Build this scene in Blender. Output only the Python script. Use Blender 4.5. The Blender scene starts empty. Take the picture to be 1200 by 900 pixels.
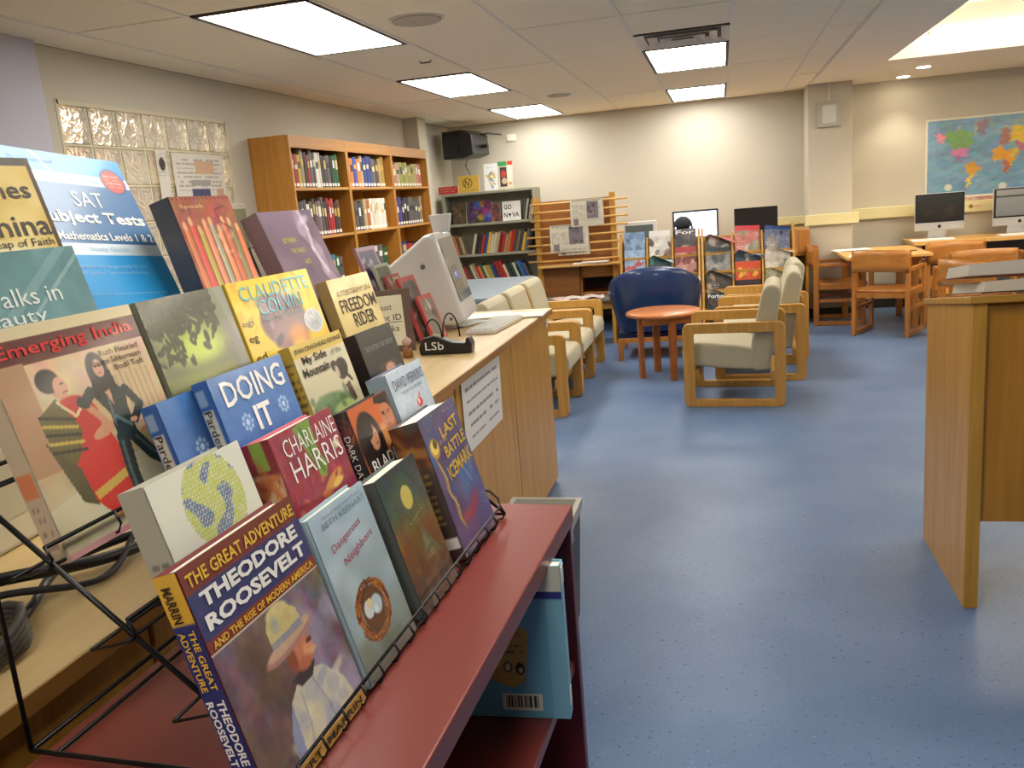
import bpy, bmesh, math, random
import numpy as np
from mathutils import Matrix, Vector
random.seed(7)
rng = np.random.default_rng(5)
S = bpy.context.scene
COL = S.collection
PI = math.pi

# ------------------------------------------------------------------ camera
cam_d = bpy.data.cameras.new('camera')
cam_d.sensor_width = 36.0
cam_d.lens = 998.0 / 1200.0 * 36.0
cam_d.clip_start = 0.02
cam = bpy.data.objects.new('camera', cam_d)
COL.objects.link(cam)
EYE = Vector((0, 0, 1.52))
def _cam_rot():
    Y = Vector((245, 235, -998)).normalized()
    Z = Vector((-390, 4650, 998)).normalized()
    Z = (Z - Y * Z.dot(Y)).normalized()
    X = Y.cross(Z)
    return Matrix((X, Y, Z))
cam.matrix_world = Matrix.Translation(EYE) @ _cam_rot().to_4x4()
S.camera = cam

# ------------------------------------------------------------------ world, exposure
w = bpy.data.worlds.new('world'); S.world = w
w.use_nodes = True
w.node_tree.nodes['Background'].inputs[0].default_value = (0.9, 0.85, 0.75, 1)
w.node_tree.nodes['Background'].inputs[1].default_value = 0.25
S.view_settings.view_transform = 'Standard'
S.view_settings.look = 'None'
S.view_settings.gamma = 1.0
S.view_settings.use_curve_mapping = False
S.view_settings.exposure = 0.58
TROFFER = 10.5
DOWNLIGHT = 40.0
COVE = 20.0
# added fill light, no fixture: brightens the glass blocks from behind
ld = bpy.data.lights.new('glass_block_fill', 'AREA'); ld.energy = 60; ld.size = 0.8; ld.color = (1, 0.9, 0.78)
lo = bpy.data.objects.new('glass_block_fill', ld); COL.objects.link(lo); lo.location = (-4.0, 4.6, 2.4)

# ------------------------------------------------------------------ materials
def lin(c):
    return tuple((v / 12.92 if v <= 0.04045 else ((v + 0.055) / 1.055) ** 2.4) for v in c)
def rgb(r, g, b):
    return lin((r / 255, g / 255, b / 255))
_M = {}
def mat(name, col, rough=0.5, metal=0.0, spec=0.5, coat=0.0, noise=0.0, nscale=30.0, bump=0.0, bscale=200.0,
        emit=0.0, trans=0.0, sheen=0.0):
    if name in _M: return _M[name]
    m = bpy.data.materials.new(name); m.use_nodes = True
    nt = m.node_tree; b = nt.nodes['Principled BSDF']
    b.inputs['Base Color'].default_value = (*col, 1)
    b.inputs['Roughness'].default_value = rough
    b.inputs['Metallic'].default_value = metal
    b.inputs['Specular IOR Level'].default_value = spec
    b.inputs['Coat Weight'].default_value = coat
    b.inputs['Transmission Weight'].default_value = trans
    b.inputs['Sheen Weight'].default_value = sheen
    if emit:
        b.inputs['Emission Color'].default_value = (*col, 1)
        b.inputs['Emission Strength'].default_value = emit
    tc = nt.nodes.new('ShaderNodeTexCoord')
    if noise:
        n = nt.nodes.new('ShaderNodeTexNoise'); n.inputs['Scale'].default_value = nscale; n.inputs['Detail'].default_value = 5
        nt.links.new(tc.outputs['Object'], n.inputs['Vector'])
        r = nt.nodes.new('ShaderNodeMix'); r.data_type = 'RGBA'
        r.inputs[6].default_value = (*[c * (1 - noise) for c in col], 1)
        r.inputs[7].default_value = (*[min(1, c * (1 + noise)) for c in col], 1)
        nt.links.new(n.outputs['Fac'], r.inputs[0]); nt.links.new(r.outputs[2], b.inputs['Base Color'])
    if bump:
        n2 = nt.nodes.new('ShaderNodeTexNoise'); n2.inputs['Scale'].default_value = bscale; n2.inputs['Detail'].default_value = 3
        nt.links.new(tc.outputs['Object'], n2.inputs['Vector'])
        bp = nt.nodes.new('ShaderNodeBump'); bp.inputs['Strength'].default_value = bump; bp.inputs['Distance'].default_value = 0.002
        nt.links.new(n2.outputs['Fac'], bp.inputs['Height']); nt.links.new(bp.outputs[0], b.inputs['Normal'])
    _M[name] = m
    return m
def wood(name, c1, c2, rough=0.4, axis='Z', scale=9.0, coat=0.15):
    if name in _M: return _M[name]
    m = bpy.data.materials.new(name); m.use_nodes = True
    nt = m.node_tree; b = nt.nodes['Principled BSDF']
    b.inputs['Roughness'].default_value = rough; b.inputs['Coat Weight'].default_value = coat
    b.inputs['Coat Roughness'].default_value = 0.25
    tc = nt.nodes.new('ShaderNodeTexCoord'); mp = nt.nodes.new('ShaderNodeMapping')
    s = {'X': (0.06, 1, 1), 'Y': (1, 0.06, 1), 'Z': (1, 1, 0.06)}[axis]
    mp.inputs['Scale'].default_value = tuple(v * scale for v in s)
    nt.links.new(tc.outputs['Object'], mp.inputs['Vector'])
    n = nt.nodes.new('ShaderNodeTexNoise'); n.inputs['Scale'].default_value = 3.5; n.inputs['Detail'].default_value = 7
    n.inputs['Roughness'].default_value = 0.65; n.inputs['Distortion'].default_value = 0.4
    nt.links.new(mp.outputs[0], n.inputs['Vector'])
    cr = nt.nodes.new('ShaderNodeValToRGB')
    cr.color_ramp.elements[0].position = 0.35; cr.color_ramp.elements[0].color = (*c1, 1)
    cr.color_ramp.elements[1].position = 0.65; cr.color_ramp.elements[1].color = (*c2, 1)
    nt.links.new(n.outputs['Fac'], cr.inputs[0]); nt.links.new(cr.outputs[0], b.inputs['Base Color'])
    _M[name] = m
    return m
def paint_mat(name, rough, coat):
    m = bpy.data.materials.new(name); m.use_nodes = True
    nt = m.node_tree; b = nt.nodes['Principled BSDF']
    a = nt.nodes.new('ShaderNodeAttribute'); a.attribute_name = 'Col'
    nt.links.new(a.outputs['Color'], b.inputs['Base Color'])
    b.inputs['Roughness'].default_value = rough; b.inputs['Coat Weight'].default_value = coat
    b.inputs['Coat Roughness'].default_value = 0.12
    _M[name] = m
    return m
PRINT = paint_mat('glossy_print', 0.35, 0.35)
PAPERP = paint_mat('matte_print', 0.8, 0.0)

OAK = wood('oak', rgb(184, 132, 44), rgb(206, 156, 66), 0.42)
OAKX = wood('oak_x', rgb(184, 132, 44), rgb(206, 156, 66), 0.42, 'X')
OAKY = wood('oak_y', rgb(184, 132, 44), rgb(206, 156, 66), 0.42, 'Y')
OAKD = wood('oak_bookcase', rgb(176, 116, 38), rgb(196, 138, 58), 0.45)
BIRCH = wood('birch_top', rgb(214, 182, 122), rgb(230, 202, 148), 0.4, 'Y', 4)
CHAIRW = wood('honey_oak', rgb(166, 104, 40), rgb(190, 128, 58), 0.35)
TABLEW = wood('table_oak', rgb(204, 158, 84), rgb(222, 178, 104), 0.4, 'X')
CHERRY = wood('cherry', rgb(176, 100, 44), rgb(196, 120, 60), 0.3, 'X')
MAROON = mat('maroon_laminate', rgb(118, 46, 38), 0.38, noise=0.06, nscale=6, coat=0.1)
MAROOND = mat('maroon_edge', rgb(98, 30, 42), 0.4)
WIRE = mat('black_wire', rgb(22, 22, 24), 0.35, metal=0.3)
PAGES = mat('book_pages', rgb(236, 230, 212), 0.8, noise=0.05, nscale=200)
WHITE = mat('white_paper', rgb(240, 240, 236), 0.7)
CREAM = mat('cream_fabric', rgb(180, 171, 142), 0.9, noise=0.12, nscale=120, bump=0.5, bscale=400, sheen=0.2)
LEATHER = mat('blue_leather', rgb(24, 50, 94), 0.27, noise=0.1, nscale=14, bump=0.25, bscale=160, coat=0.2)
BLACKP = mat('black_plastic', rgb(24, 24, 26), 0.35)
WHITEP = mat('white_plastic', rgb(226, 224, 222), 0.35, coat=0.3)
BEIGEP = mat('beige_plastic', rgb(186, 178, 152), 0.5)
GREYM = mat('grey_steel', rgb(150, 148, 130), 0.45, noise=0.04)
ALU = mat('aluminium', rgb(205, 205, 205), 0.35, metal=0.5)
INK = mat('black_ink', rgb(28, 26, 28), 0.6)
WALLM = mat('wall_paint', rgb(193, 187, 171), 0.75, noise=0.02, nscale=3, bump=0.05, bscale=80)
LAV = mat('lavender_paint', rgb(190, 188, 204), 0.7)
CEILM = mat('soffit_paint', rgb(247, 237, 217), 0.8)
TILEM = mat('ceiling_tile', rgb(247, 235, 212), 0.9, noise=0.1, nscale=60, bump=0.6, bscale=260)
GRIDM = mat('grid_bar', rgb(232, 226, 214), 0.5)
DARKG = mat('dark_gap', rgb(60, 52, 44), 0.8)

def floor_mat():
    m = bpy.data.materials.new('blue_linoleum'); m.use_nodes = True
    nt = m.node_tree; b = nt.nodes['Principled BSDF']
    tc = nt.nodes.new('ShaderNodeTexCoord')
    def noise(s, d=3):
        n = nt.nodes.new('ShaderNodeTexNoise'); n.inputs['Scale'].default_value = s; n.inputs['Detail'].default_value = d
        nt.links.new(tc.outputs['Object'], n.inputs['Vector']); return n
    def ramp(n, p0, c0, p1, c1):
        r = nt.nodes.new('ShaderNodeValToRGB'); e = r.color_ramp.elements
        e[0].position = p0; e[0].color = (*c0, 1); e[1].position = p1; e[1].color = (*c1, 1)
        nt.links.new(n.outputs['Fac'], r.inputs[0]); return r
    base = ramp(noise(2.0, 6), 0.3, rgb(88, 113, 152), 0.7, rgb(107, 131, 167))
    sp = ramp(noise(95, 2), 0.66, (0, 0, 0), 0.72, (1, 1, 1))
    dk = ramp(noise(60, 2), 0.30, (1, 1, 1), 0.36, (0, 0, 0))
    mx = nt.nodes.new('ShaderNodeMix'); mx.data_type = 'RGBA'
    nt.links.new(sp.outputs[0], mx.inputs[0]); nt.links.new(base.outputs[0], mx.inputs[6]); mx.inputs[7].default_value = (*rgb(128, 150, 184), 1)
    mx2 = nt.nodes.new('ShaderNodeMix'); mx2.data_type = 'RGBA'
    nt.links.new(dk.outputs[0], mx2.inputs[0]); nt.links.new(mx.outputs[2], mx2.inputs[6]); mx2.inputs[7].default_value = (*rgb(68, 90, 130), 1)
    nt.links.new(mx2.outputs[2], b.inputs['Base Color'])
    b.inputs['Roughness'].default_value = 0.42
    b.inputs['Specular IOR Level'].default_value = 0.4
    return m
FLOORM = floor_mat()

def block_mat():
    m = bpy.data.materials.new('glass_block'); m.use_nodes = True
    nt = m.node_tree; b = nt.nodes['Principled BSDF']
    b.inputs['Base Color'].default_value = (*rgb(232, 226, 210), 1)
    b.inputs['Roughness'].default_value = 0.12; b.inputs['Transmission Weight'].default_value = 0.55
    b.inputs['IOR'].default_value = 1.4
    tc = nt.nodes.new('ShaderNodeTexCoord')
    n = nt.nodes.new('ShaderNodeTexNoise'); n.inputs['Scale'].default_value = 14; n.inputs['Distortion'].default_value = 1.5
    nt.links.new(tc.outputs['Object'], n.inputs['Vector'])
    bp = nt.nodes.new('ShaderNodeBump'); bp.inputs['Strength'].default_value = 1.0; bp.inputs['Distance'].default_value = 0.02
    nt.links.new(n.outputs['Fac'], bp.inputs['Height']); nt.links.new(bp.outputs[0], b.inputs['Normal'])
    return m
BLOCKM = block_mat()
def emis(name, col, k):
    m = bpy.data.materials.new(name); m.use_nodes = True
    b = m.node_tree.nodes['Principled BSDF']
    b.inputs['Base Color'].default_value = (*col, 1)
    b.inputs['Emission Color'].default_value = (*col, 1); b.inputs['Emission Strength'].default_value = k
    return m
LAMP = emis('troffer_diffuser', (1.0, 0.965, 0.89), TROFFER)
DLAMP = emis('downlight_lens', (1.0, 0.86, 0.62), DOWNLIGHT)
COVEL = emis('cove_strip_glow', (1.0, 0.90, 0.74), COVE)
COVET = emis('cove_tube_glow', (1.0, 0.93, 0.83), 15.0)

def plain(r, g, b, rough=0.45, coat=0.2):
    return mat('colour_%d_%d_%d_%d' % (r, g, b, int(rough * 100)), rgb(r, g, b), rough, coat=coat)

# ------------------------------------------------------------------ mesh builder
class MB:
    def __init__(s): s.v = []; s.f = []; s.m = []; s.sm = []
    def add(s, vs, fs, mi=0, smooth=False, M=None):
        o = len(s.v)
        s.v += [tuple(M @ Vector(p)) if M else tuple(p) for p in vs]
        s.f += [tuple(i + o for i in f) for f in fs]
        s.m += [mi] * len(fs); s.sm += [smooth] * len(fs)
        return s
    def box(s, x0, y0, z0, x1, y1, z1, mi=0, M=None):
        v = [(x, y, z) for x in (x0, x1) for y in (y0, y1) for z in (z0, z1)]
        f = [(0, 1, 3, 2), (4, 6, 7, 5), (0, 4, 5, 1), (2, 3, 7, 6), (0, 2, 6, 4), (1, 5, 7, 3)]
        return s.add(v, f, mi, False, M)
    def prism(s, poly, a, b, axis='y', mi=0, M=None, smooth=False):
        # poly in the two other axes, extruded along axis from a to b
        def P(p, t):
            return {'x': (t, p[0], p[1]), 'y': (p[0], t, p[1]), 'z': (p[0], p[1], t)}[axis]
        n = len(poly)
        v = [P(p, a) for p in poly] + [P(p, b) for p in poly]
        f = [tuple(range(n)), tuple(range(2 * n - 1, n - 1, -1))]
        o = len(s.v)
        s.add(v, f, mi, False, M)
        s.f += [(o + i, o + n + i, o + n + (i + 1) % n, o + (i + 1) % n) for i in range(n)]
        s.m += [mi] * n; s.sm += [smooth] * n
        return s
    def cyl(s, c, r, h, seg=24, mi=0, r2=None, axis='z', M=None, smooth=True):
        r2 = r if r2 is None else r2
        v = []
        for k, (rr, t) in enumerate(((r, 0), (r2, h))):
            for i in range(seg):
                a = 2 * PI * i / seg; x, y = rr * math.cos(a), rr * math.sin(a)
                p = {'z': (x, y, t), 'x': (t, x, y), 'y': (x, t, y)}[axis]
                v.append((c[0] + p[0], c[1] + p[1], c[2] + p[2]))
        o = len(s.v)
        s.add(v, [tuple(range(seg)), tuple(range(2 * seg - 1, seg - 1, -1))], mi, False, M)
        s.f += [(o + i, o + (i + 1) % seg, o + seg + (i + 1) % seg, o + seg + i) for i in range(seg)]
        s.m += [mi] * seg; s.sm += [smooth] * seg
        return s
    def tube(s, pts, r, seg=6, mi=0, closed=False):
        pts = [Vector(p) for p in pts]; n = len(pts); o = len(s.v)
        up = Vector((0.123, 0.31, 0.94)).normalized()
        for i, p in enumerate(pts):
            if closed: d = pts[(i + 1) % n] - pts[i - 1]
            else: d = pts[min(i + 1, n - 1)] - pts[max(i - 1, 0)]
            d = d.normalized() if d.length > 1e-9 else Vector((0, 0, 1))
            a = d.cross(up)
            if a.length < 0.05: a = d.cross(Vector((1, 0, 0)))
            a.normalize(); b = d.cross(a)
            for k in range(seg):
                t = 2 * PI * k / seg
                s.v.append(tuple(p + a * (r * math.cos(t)) + b * (r * math.sin(t))))
        fs = []
        for i in range(n if closed else n - 1):
            j = (i + 1) % n
            for k in range(seg):
                fs.append((o + i * seg + k, o + i * seg + (k + 1) % seg, o + j * seg + (k + 1) % seg, o + j * seg + k))
        if not closed:
            fs.append(tuple(o + k for k in range(seg))); fs.append(tuple(o + (n - 1) * seg + k for k in range(seg - 1, -1, -1)))
        s.f += fs; s.m += [mi] * len(fs); s.sm += [True] * len(fs)
        return s
    def grid(s, fn, nu, nv, mi=0, smooth=True, closed_u=False):
        o = len(s.v)
        for j in range(nv + 1):
            for i in range(nu + (0 if closed_u else 1)):
                s.v.append(tuple(fn(i / nu, j / nv)))
        W = nu + (0 if closed_u else 1)
        for j in range(nv):
            for i in range(nu):
                i2 = (i + 1) % W if closed_u else i + 1
                s.f.append((o + j * W + i, o + j * W + i2, o + (j + 1) * W + i2, o + (j + 1) * W + i)); s.m.append(mi); s.sm.append(smooth)
        return s
    def mesh(s, name, mats):
        me = bpy.data.meshes.new(name)
        me.from_pydata(s.v, [], s.f)
        if not isinstance(mats, (list, tuple)): mats = [mats]
        for m in mats: me.materials.append(m)
        me.polygons.foreach_set('material_index', s.m)
        me.polygons.foreach_set('use_smooth', s.sm)
        me.update()
        bm = bmesh.new(); bm.from_mesh(me); bmesh.ops.recalc_face_normals(bm, faces=bm.faces); bm.to_mesh(me); bm.free()
        return me
    def build(s, name, mats, parent=None, bevel=0, loc=None, M=None, seg=2, subsurf=0):
        o = bpy.data.objects.new(name, s.mesh(name, mats)); COL.objects.link(o)
        if parent: o.parent = parent
        if loc is not None: o.location = loc
        if M is not None: o.matrix_local = M
        if bevel:
            b = o.modifiers.new('bevel', 'BEVEL'); b.width = bevel; b.segments = seg; b.limit_method = 'ANGLE'; b.angle_limit = 0.6
            b.harden_normals = False
        if subsurf:
            q = o.modifiers.new('sub', 'SUBSURF'); q.levels = subsurf; q.render_levels = subsurf
        return o
def thing(name, label, cat, loc=(0, 0, 0), rotz=0.0, group=None, M=None):
    o = bpy.data.objects.new(name, None); COL.objects.link(o); o.empty_display_size = 0.05
    if M is not None: o.matrix_world = M
    else: o.location = loc; o.rotation_euler = (0, 0, rotz)
    o['label'] = label; o['category'] = cat
    if group: o['group'] = group
    return o
def tag(o, label, cat, group=None):
    o['label'] = label; o['category'] = cat
    if group: o['group'] = group
    return o
def struct(o, label=None):
    o['kind'] = 'structure'
    if label: o['label'] = label
    return o
def copy_thing(src, label, loc=None, rotz=None, M=None):
    c = src.copy(); COL.objects.link(c); c['label'] = label
    if M is not None: c.matrix_world = M
    else:
        if loc is not None: c.location = loc
        if rotz is not None: c.rotation_euler = (0, 0, rotz)
    for ch in [o for o in list(src.children)]:
        d = ch.copy(); COL.objects.link(d); d.parent = c
        for g in list(ch.children):
            e = g.copy(); COL.objects.link(e); e.parent = d
    return c

# ------------------------------------------------------------------ lettering (curves turned to meshes at the end)
TX = []
def text(s, parent, M, width=None, height=None, m=None, bold=0.0, align='LEFT', name='lettering', depth=0.0):
    """text laid on local XY of M; scaled so its height / width fit"""
    cu = bpy.data.curves.new(name, 'FONT'); cu.body = s; cu.size = 1.0; cu.offset = bold; cu.extrude = 0.0
    cu.resolution_u = 2
    o = bpy.data.objects.new(name, cu); COL.objects.link(o)
    TX.append((o, parent, M, width, height, m or INK, align, name))
def finish_text():
    dg = bpy.context.evaluated_depsgraph_get()
    for (o, parent, M, width, height, m, align, name) in TX:
        me = bpy.data.meshes.new_from_object(o.evaluated_get(dg))
        n = len(me.vertices)
        if n:
            co = np.empty(n * 3); me.vertices.foreach_get('co', co); co = co.reshape(-1, 3)
            mn, mx = co.min(0), co.max(0)
            h = max(mx[1] - mn[1], 1e-6); wd = max(mx[0] - mn[0], 1e-6)
            sy = height / h if height else None
            sx = width / wd if width else None
            if sy is None: sy = sx
            if sx is None: sx = sy
            co[:, 0] = (co[:, 0] - mn[0]) * sx; co[:, 1] = (co[:, 1] - mn[1]) * sy
            W = wd * sx
            if align == 'CENTER': co[:, 0] -= W / 2
            if align == 'RIGHT': co[:, 0] -= W
            co[:, 2] = 0
            me.vertices.foreach_set('co', co.ravel()); me.update()
            me.materials.clear(); me.materials.append(m)
            q = bpy.data.objects.new(name, me); COL.objects.link(q); q.parent = parent; q.matrix_local = M
        cu = o.data; bpy.data.objects.remove(o); bpy.data.curves.remove(cu)
def T(x, y, z=0.0, rz=0.0):
    return Matrix.Translation((x, y, z)) @ Matrix.Rotation(rz, 4, 'Z')

# ------------------------------------------------------------------ printed pictures: vertex-coloured grids
def C(r, g, b): return np.array([r, g, b], float) / 255
class Canvas:
    def __init__(s, w, h, res=0.0016, bg=(200, 200, 200)):
        s.w, s.h = w, h; s.nx, s.ny = max(4, int(w / res)), max(4, int(h / res))
        x = np.linspace(0, 1, s.nx + 1); y = np.linspace(0, 1, s.ny + 1)
        s.X, s.Y = np.meshgrid(x, y)
        s.a = np.zeros((s.ny + 1, s.nx + 1, 3)); s.a[:] = C(*bg)
        s.px = 1.2 / min(s.nx, s.ny)
    def mixin(s, k, c):
        k = np.clip(k, 0, 1)[..., None]; s.a = s.a * (1 - k) + C(*c) * k; return s
    def rect(s, x0, y0, x1, y1, c, k=1.0):
        return s.mixin(((s.X >= x0) & (s.X <= x1) & (s.Y >= y0) & (s.Y <= y1)) * k, c)
    def grad(s, c0, c1, y0=0, y1=1, x0=0, x1=1):
        t = np.clip((s.Y - y0) / (y1 - y0), 0, 1)[..., None]
        m = ((s.X >= x0) & (s.X <= x1) & (s.Y >= y0 - 1e-6) & (s.Y <= y1 + 1e-6))[..., None]
        s.a = np.where(m, C(*c0) * (1 - t) + C(*c1) * t, s.a); return s
    def ell(s, cx, cy, rx, ry, c, rot=0, soft=0.12, k=1.0):
        asp = s.h / s.w
        dx = s.X - cx; dy = (s.Y - cy) * asp
        cr, sr = math.cos(rot), math.sin(rot)
        u = (dx * cr + dy * sr) / rx; v = (-dx * sr + dy * cr) / (ry * asp)
        d = np.sqrt(u * u + v * v)
        return s.mixin((1 - np.clip((d - 1 + soft) / max(soft, 1e-3), 0, 1)) * k, c)
    def poly(s, pts, c, k=1.0):
        ins = np.zeros(s.X.shape, bool); n = len(pts)
        for i in range(n):
            x0, y0 = pts[i]; x1, y1 = pts[(i + 1) % n]
            if y0 == y1: continue
            cnd = ((y0 > s.Y) != (y1 > s.Y)) & (s.X < (x1 - x0) * (s.Y - y0) / (y1 - y0) + x0)
            ins ^= cnd
        return s.mixin(ins * k, c)
    def line(s, pts, wd, c, k=1.0):
        asp = s.h / s.w
        for (x0, y0), (x1, y1) in zip(pts, pts[1:]):
            dx, dy = x1 - x0, (y1 - y0) * asp; L = dx * dx + dy * dy + 1e-12
            px, py = s.X - x0, (s.Y - y0) * asp
            t = np.clip((px * dx + py * dy) / L, 0, 1)
            d = np.sqrt((px - t * dx) ** 2 + (py - t * dy) ** 2)
            s.mixin((d < wd) * k, c)
        return s
    def noise(s, amp=0.06, n=14, mono=True):
        for q in (n, n * 2.7):
            q = int(q); g = rng.normal(size=(q + 2, q + 2, 1 if mono else 3))
            gx = s.X * q; gy = s.Y * q; ix = gx.astype(int); iy = gy.astype(int); fx = (gx - ix)[..., None]; fy = (gy - iy)[..., None]
            v = (g[iy, ix] * (1 - fx) + g[iy, ix + 1] * fx) * (1 - fy) + (g[iy + 1, ix] * (1 - fx) + g[iy + 1, ix + 1] * fx) * fy
            s.a = np.clip(s.a + v * amp, 0, 1)
        return s
    def blots(s, n, cs, r0, r1, x0=0, y0=0, x1=1, y1=1, k=0.7, soft=0.5):
        for _ in range(n):
            s.ell(rng.uniform(x0, x1), rng.uniform(y0, y1), rng.uniform(r0, r1), rng.uniform(r0, r1), cs[rng.integers(len(cs))], rng.uniform(0, 3), soft, k)
        return s
    def scribble(s, x0, y0, x1, y1, rows, c=(60, 60, 60), k=0.6, fill=0.8):
        hh = (y1 - y0) / rows
        for r in range(rows):
            y = y1 - (r + 0.7) * hh; x = x0
            while x < x1:
                L = rng.uniform(0.03, 0.12) * (x1 - x0) + 0.01
                if rng.random() < fill: s.rect(x, y, min(x + L * 0.85, x1), y + hh * 0.4, c, k)
                x += L
        return s
    def mesh(s, name='picture', fn=None, m=None):
        nx, ny = s.nx, s.ny
        if fn is None:
            co = np.stack([s.X * s.w, s.Y * s.h, np.zeros_like(s.X)], -1).reshape(-1, 3)
        else:
            co = fn(s.X, s.Y).reshape(-1, 3)
        i = np.arange(ny * (nx + 1)).reshape(ny, nx + 1)[:, :nx].ravel()
        q = np.stack([i, i + 1, i + nx + 2, i + nx + 1], 1).astype(np.int32)
        me = bpy.data.meshes.new(name)
        me.vertices.add(len(co)); me.vertices.foreach_set('co', co.ravel().astype(np.float32))
        me.loops.add(q.size); me.loops.foreach_set('vertex_index', q.ravel())
        me.polygons.add(len(q)); me.polygons.foreach_set('loop_start', np.arange(0, q.size, 4, dtype=np.int32))
        if fn is not None: me.polygons.foreach_set('use_smooth', np.ones(len(q), bool))
        me.update(calc_edges=True)
        a = np.clip(s.a, 0, 1).reshape(-1, 3); l = np.where(a <= 0.04045, a / 12.92, ((a + 0.055) / 1.055) ** 2.4)
        at = me.color_attributes.new('Col', 'FLOAT_COLOR', 'POINT')
        at.data.foreach_set('color', np.concatenate([l, np.ones((len(l), 1))], 1).ravel().astype(np.float32))
        me.materials.append(m or PRINT)
        return me
    def obj(s, name, parent, M=None, m=None, fn=None):
        o = bpy.data.objects.new(name, s.mesh(name, fn, m)); COL.objects.link(o); o.parent = parent
        if M is not None: o.matrix_local = M
        return o

# =================================================================== SETTING
CZ = 2.45
XL, XR, YB, YF = -3.2, 5.2, 10.32, -3.0
struct(MB().box(-4.6, YF, -0.1, XR, YB + .1, 0).build('floor', FLOORM), 'speckled blue linoleum floor')
# left wall with the glass-block opening
wl = MB()
WY0, WY1, WZ0, WZ1 = 3.80, 5.33, 0.95, 2.19
wl.box(XL - .14, YF, 0, XL, WY0, CZ); wl.box(XL - .14, WY1, 0, XL, YB, CZ)
wl.box(XL - .14, WY0, 0, XL, WY1, WZ0); wl.box(XL - .14, WY0, WZ1, XL, WY1, CZ)
struct(wl.build('wall_left', WALLM), 'cream painted wall with the glass block window')
struct(MB().box(-4.6, YB, 0, XR, YB + .14, 2.95).build('wall_back', WALLM), 'cream painted far wall')
struct(MB().box(XR, YF, 0, XR + .14, YB, 2.95).build('wall_right', WALLM))
struct(MB().box(-4.6, YF - .14, 0, XR, YF, 2.95).build('wall_front', WALLM))
struct(MB().box(-4.74, YF, 0, -4.6, YB, 2.6).build('wall_corridor', plain(206, 168, 132, 0.8, 0)), 'peach corridor wall seen through the glass blocks')
struct(MB().box(XL - .02, 3.30, 0, XL + .06, 3.66, CZ).build('trim_1', LAV, bevel=.004), 'lavender white pilaster at the left end of the wall')
struct(MB().box(.90, 9.80, 0, 1.34, YB, CZ).build('trim_2', WALLM, bevel=.006), 'square cream pillar standing out of the far wall')
struct(MB().box(XL, 8.75, 0, XL + .16, 9.0, CZ).box(XL, 9.05, 0, XL + .10, 9.2, 2.2).build('trim_3', WALLM, bevel=.004), 'boxed-in pipes beside the oak bookcases')
struct(MB().box(XL, 1.0, 0, XL + .015, 8.7, .1).build('baseboard_left', DARKG))
struct(MB().box(XL, YB - .015, 0, .9, YB, .1).box(1.34, YB - .015, 0, XR, YB, .1).box(.885, 9.785, 0, 1.355, 9.8, .1).build('baseboard_back', DARKG))

# glass block window
win = MB().box(XL - .13, WY0 - .01, WZ0 - .02, XL + .003, WY0 + .012, WZ1 + .01).box(XL - .13, WY1 - .012, WZ0 - .02, XL + .003, WY1 + .01, WZ1 + .01) \
    .box(XL - .13, WY0, WZ1 - .012, XL + .003, WY1, WZ1 + .01).box(XL - .13, WY0, WZ0 - .02, XL + .02, WY1, WZ0)
nby, nbz = 7, 6
by, bz = (WY1 - WY0) / nby, (WZ1 - WZ0) / nbz
for i in range(1, nby): win.box(XL - .10, WY0 + i * by - .005, WZ0, XL - .012, WY0 + i * by + .005, WZ1)
for k in range(1, nbz): win.box(XL - .099, WY0, WZ0 + k * bz - .005, XL - .011, WY1, WZ0 + k * bz + .005)
window = struct(win.build('window_1', mat('mortar', rgb(202, 194, 166), 0.7)), 'seven-wide glass block window')
bm_ = MB().box(-.045, -by / 2 + .006, -bz / 2 + .006, .045, by / 2 - .006, bz / 2 - .006)
blk = None
for i in range(nby):
    for k in range(nbz):
        if blk is None:
            o = bm_.build('glass_block', BLOCKM, window, bevel=.012); blk = o
        else:
            o = blk.copy(); COL.objects.link(o)
        o.location = (XL - .05, WY0 + (i + .5) * by, WZ0 + (k + .5) * bz)

# ceiling: tiles on the left two thirds, plaster soffit with a lit recess on the right
XG = [-3.2, -2.91, -2.31, -1.71, -1.11, -.51, .09, .69, .91]
YG = [3.66 + 1.29 * k for k in range(-5, 6)]
YG = [y for y in YG if y < 10.2] + [YB]
YG[-2] = 10.11
ce = MB().box(-4.6, YF, CZ + .03, .93, YB, CZ + .12)
# plaster part with the opening x 1.45..4.4, y 4.2..8.42
OX0, OX1, OY0, OY1 = 1.44, 4.6, 3.4, 8.42
ce.box(.915, YF, CZ - .004, OX0, YB, CZ + .12, 1); ce.box(OX0, YF, CZ - .004, XR, OY0, CZ + .12, 1)
ce.box(OX0, OY1, CZ - .004, XR, YB, CZ + .12, 1); ce.box(OX1, OY0, CZ - .004, XR, OY1, CZ + .12, 1)
ce.box(OX0 - .1, OY0, CZ + .12, OX0, OY1, 2.9, 1); ce.box(OX1, OY0, CZ + .12, OX1 + .1, OY1, 2.9, 1)
ce.box(OX0, OY0 - .1, CZ + .12, OX1, OY0, 2.9, 1); ce.box(OX0, OY1, CZ + .12, OX1, OY1 + .1, 2.9, 1)
ce.box(OX0 - .1, OY0 - .1, 2.9, OX1 + .1, OY1 + .1, 3.0, 1)
ceiling = struct(ce.build('ceiling', [DARKG, CEILM]), 'suspended tile ceiling with a plaster soffit and lit recess on the right')
TROFF = [(-2.31, 3.66), (-2.31, 6.24), (-2.31, 8.82), (-.51, 6.24), (-.51, 8.82), (-.51, 1.08), (-.51, -1.5)]  # last panel is unseen, added behind the camera to light camera-facing sides
VENT = (-.51, 5.62)
tile_cache = {}
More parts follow.
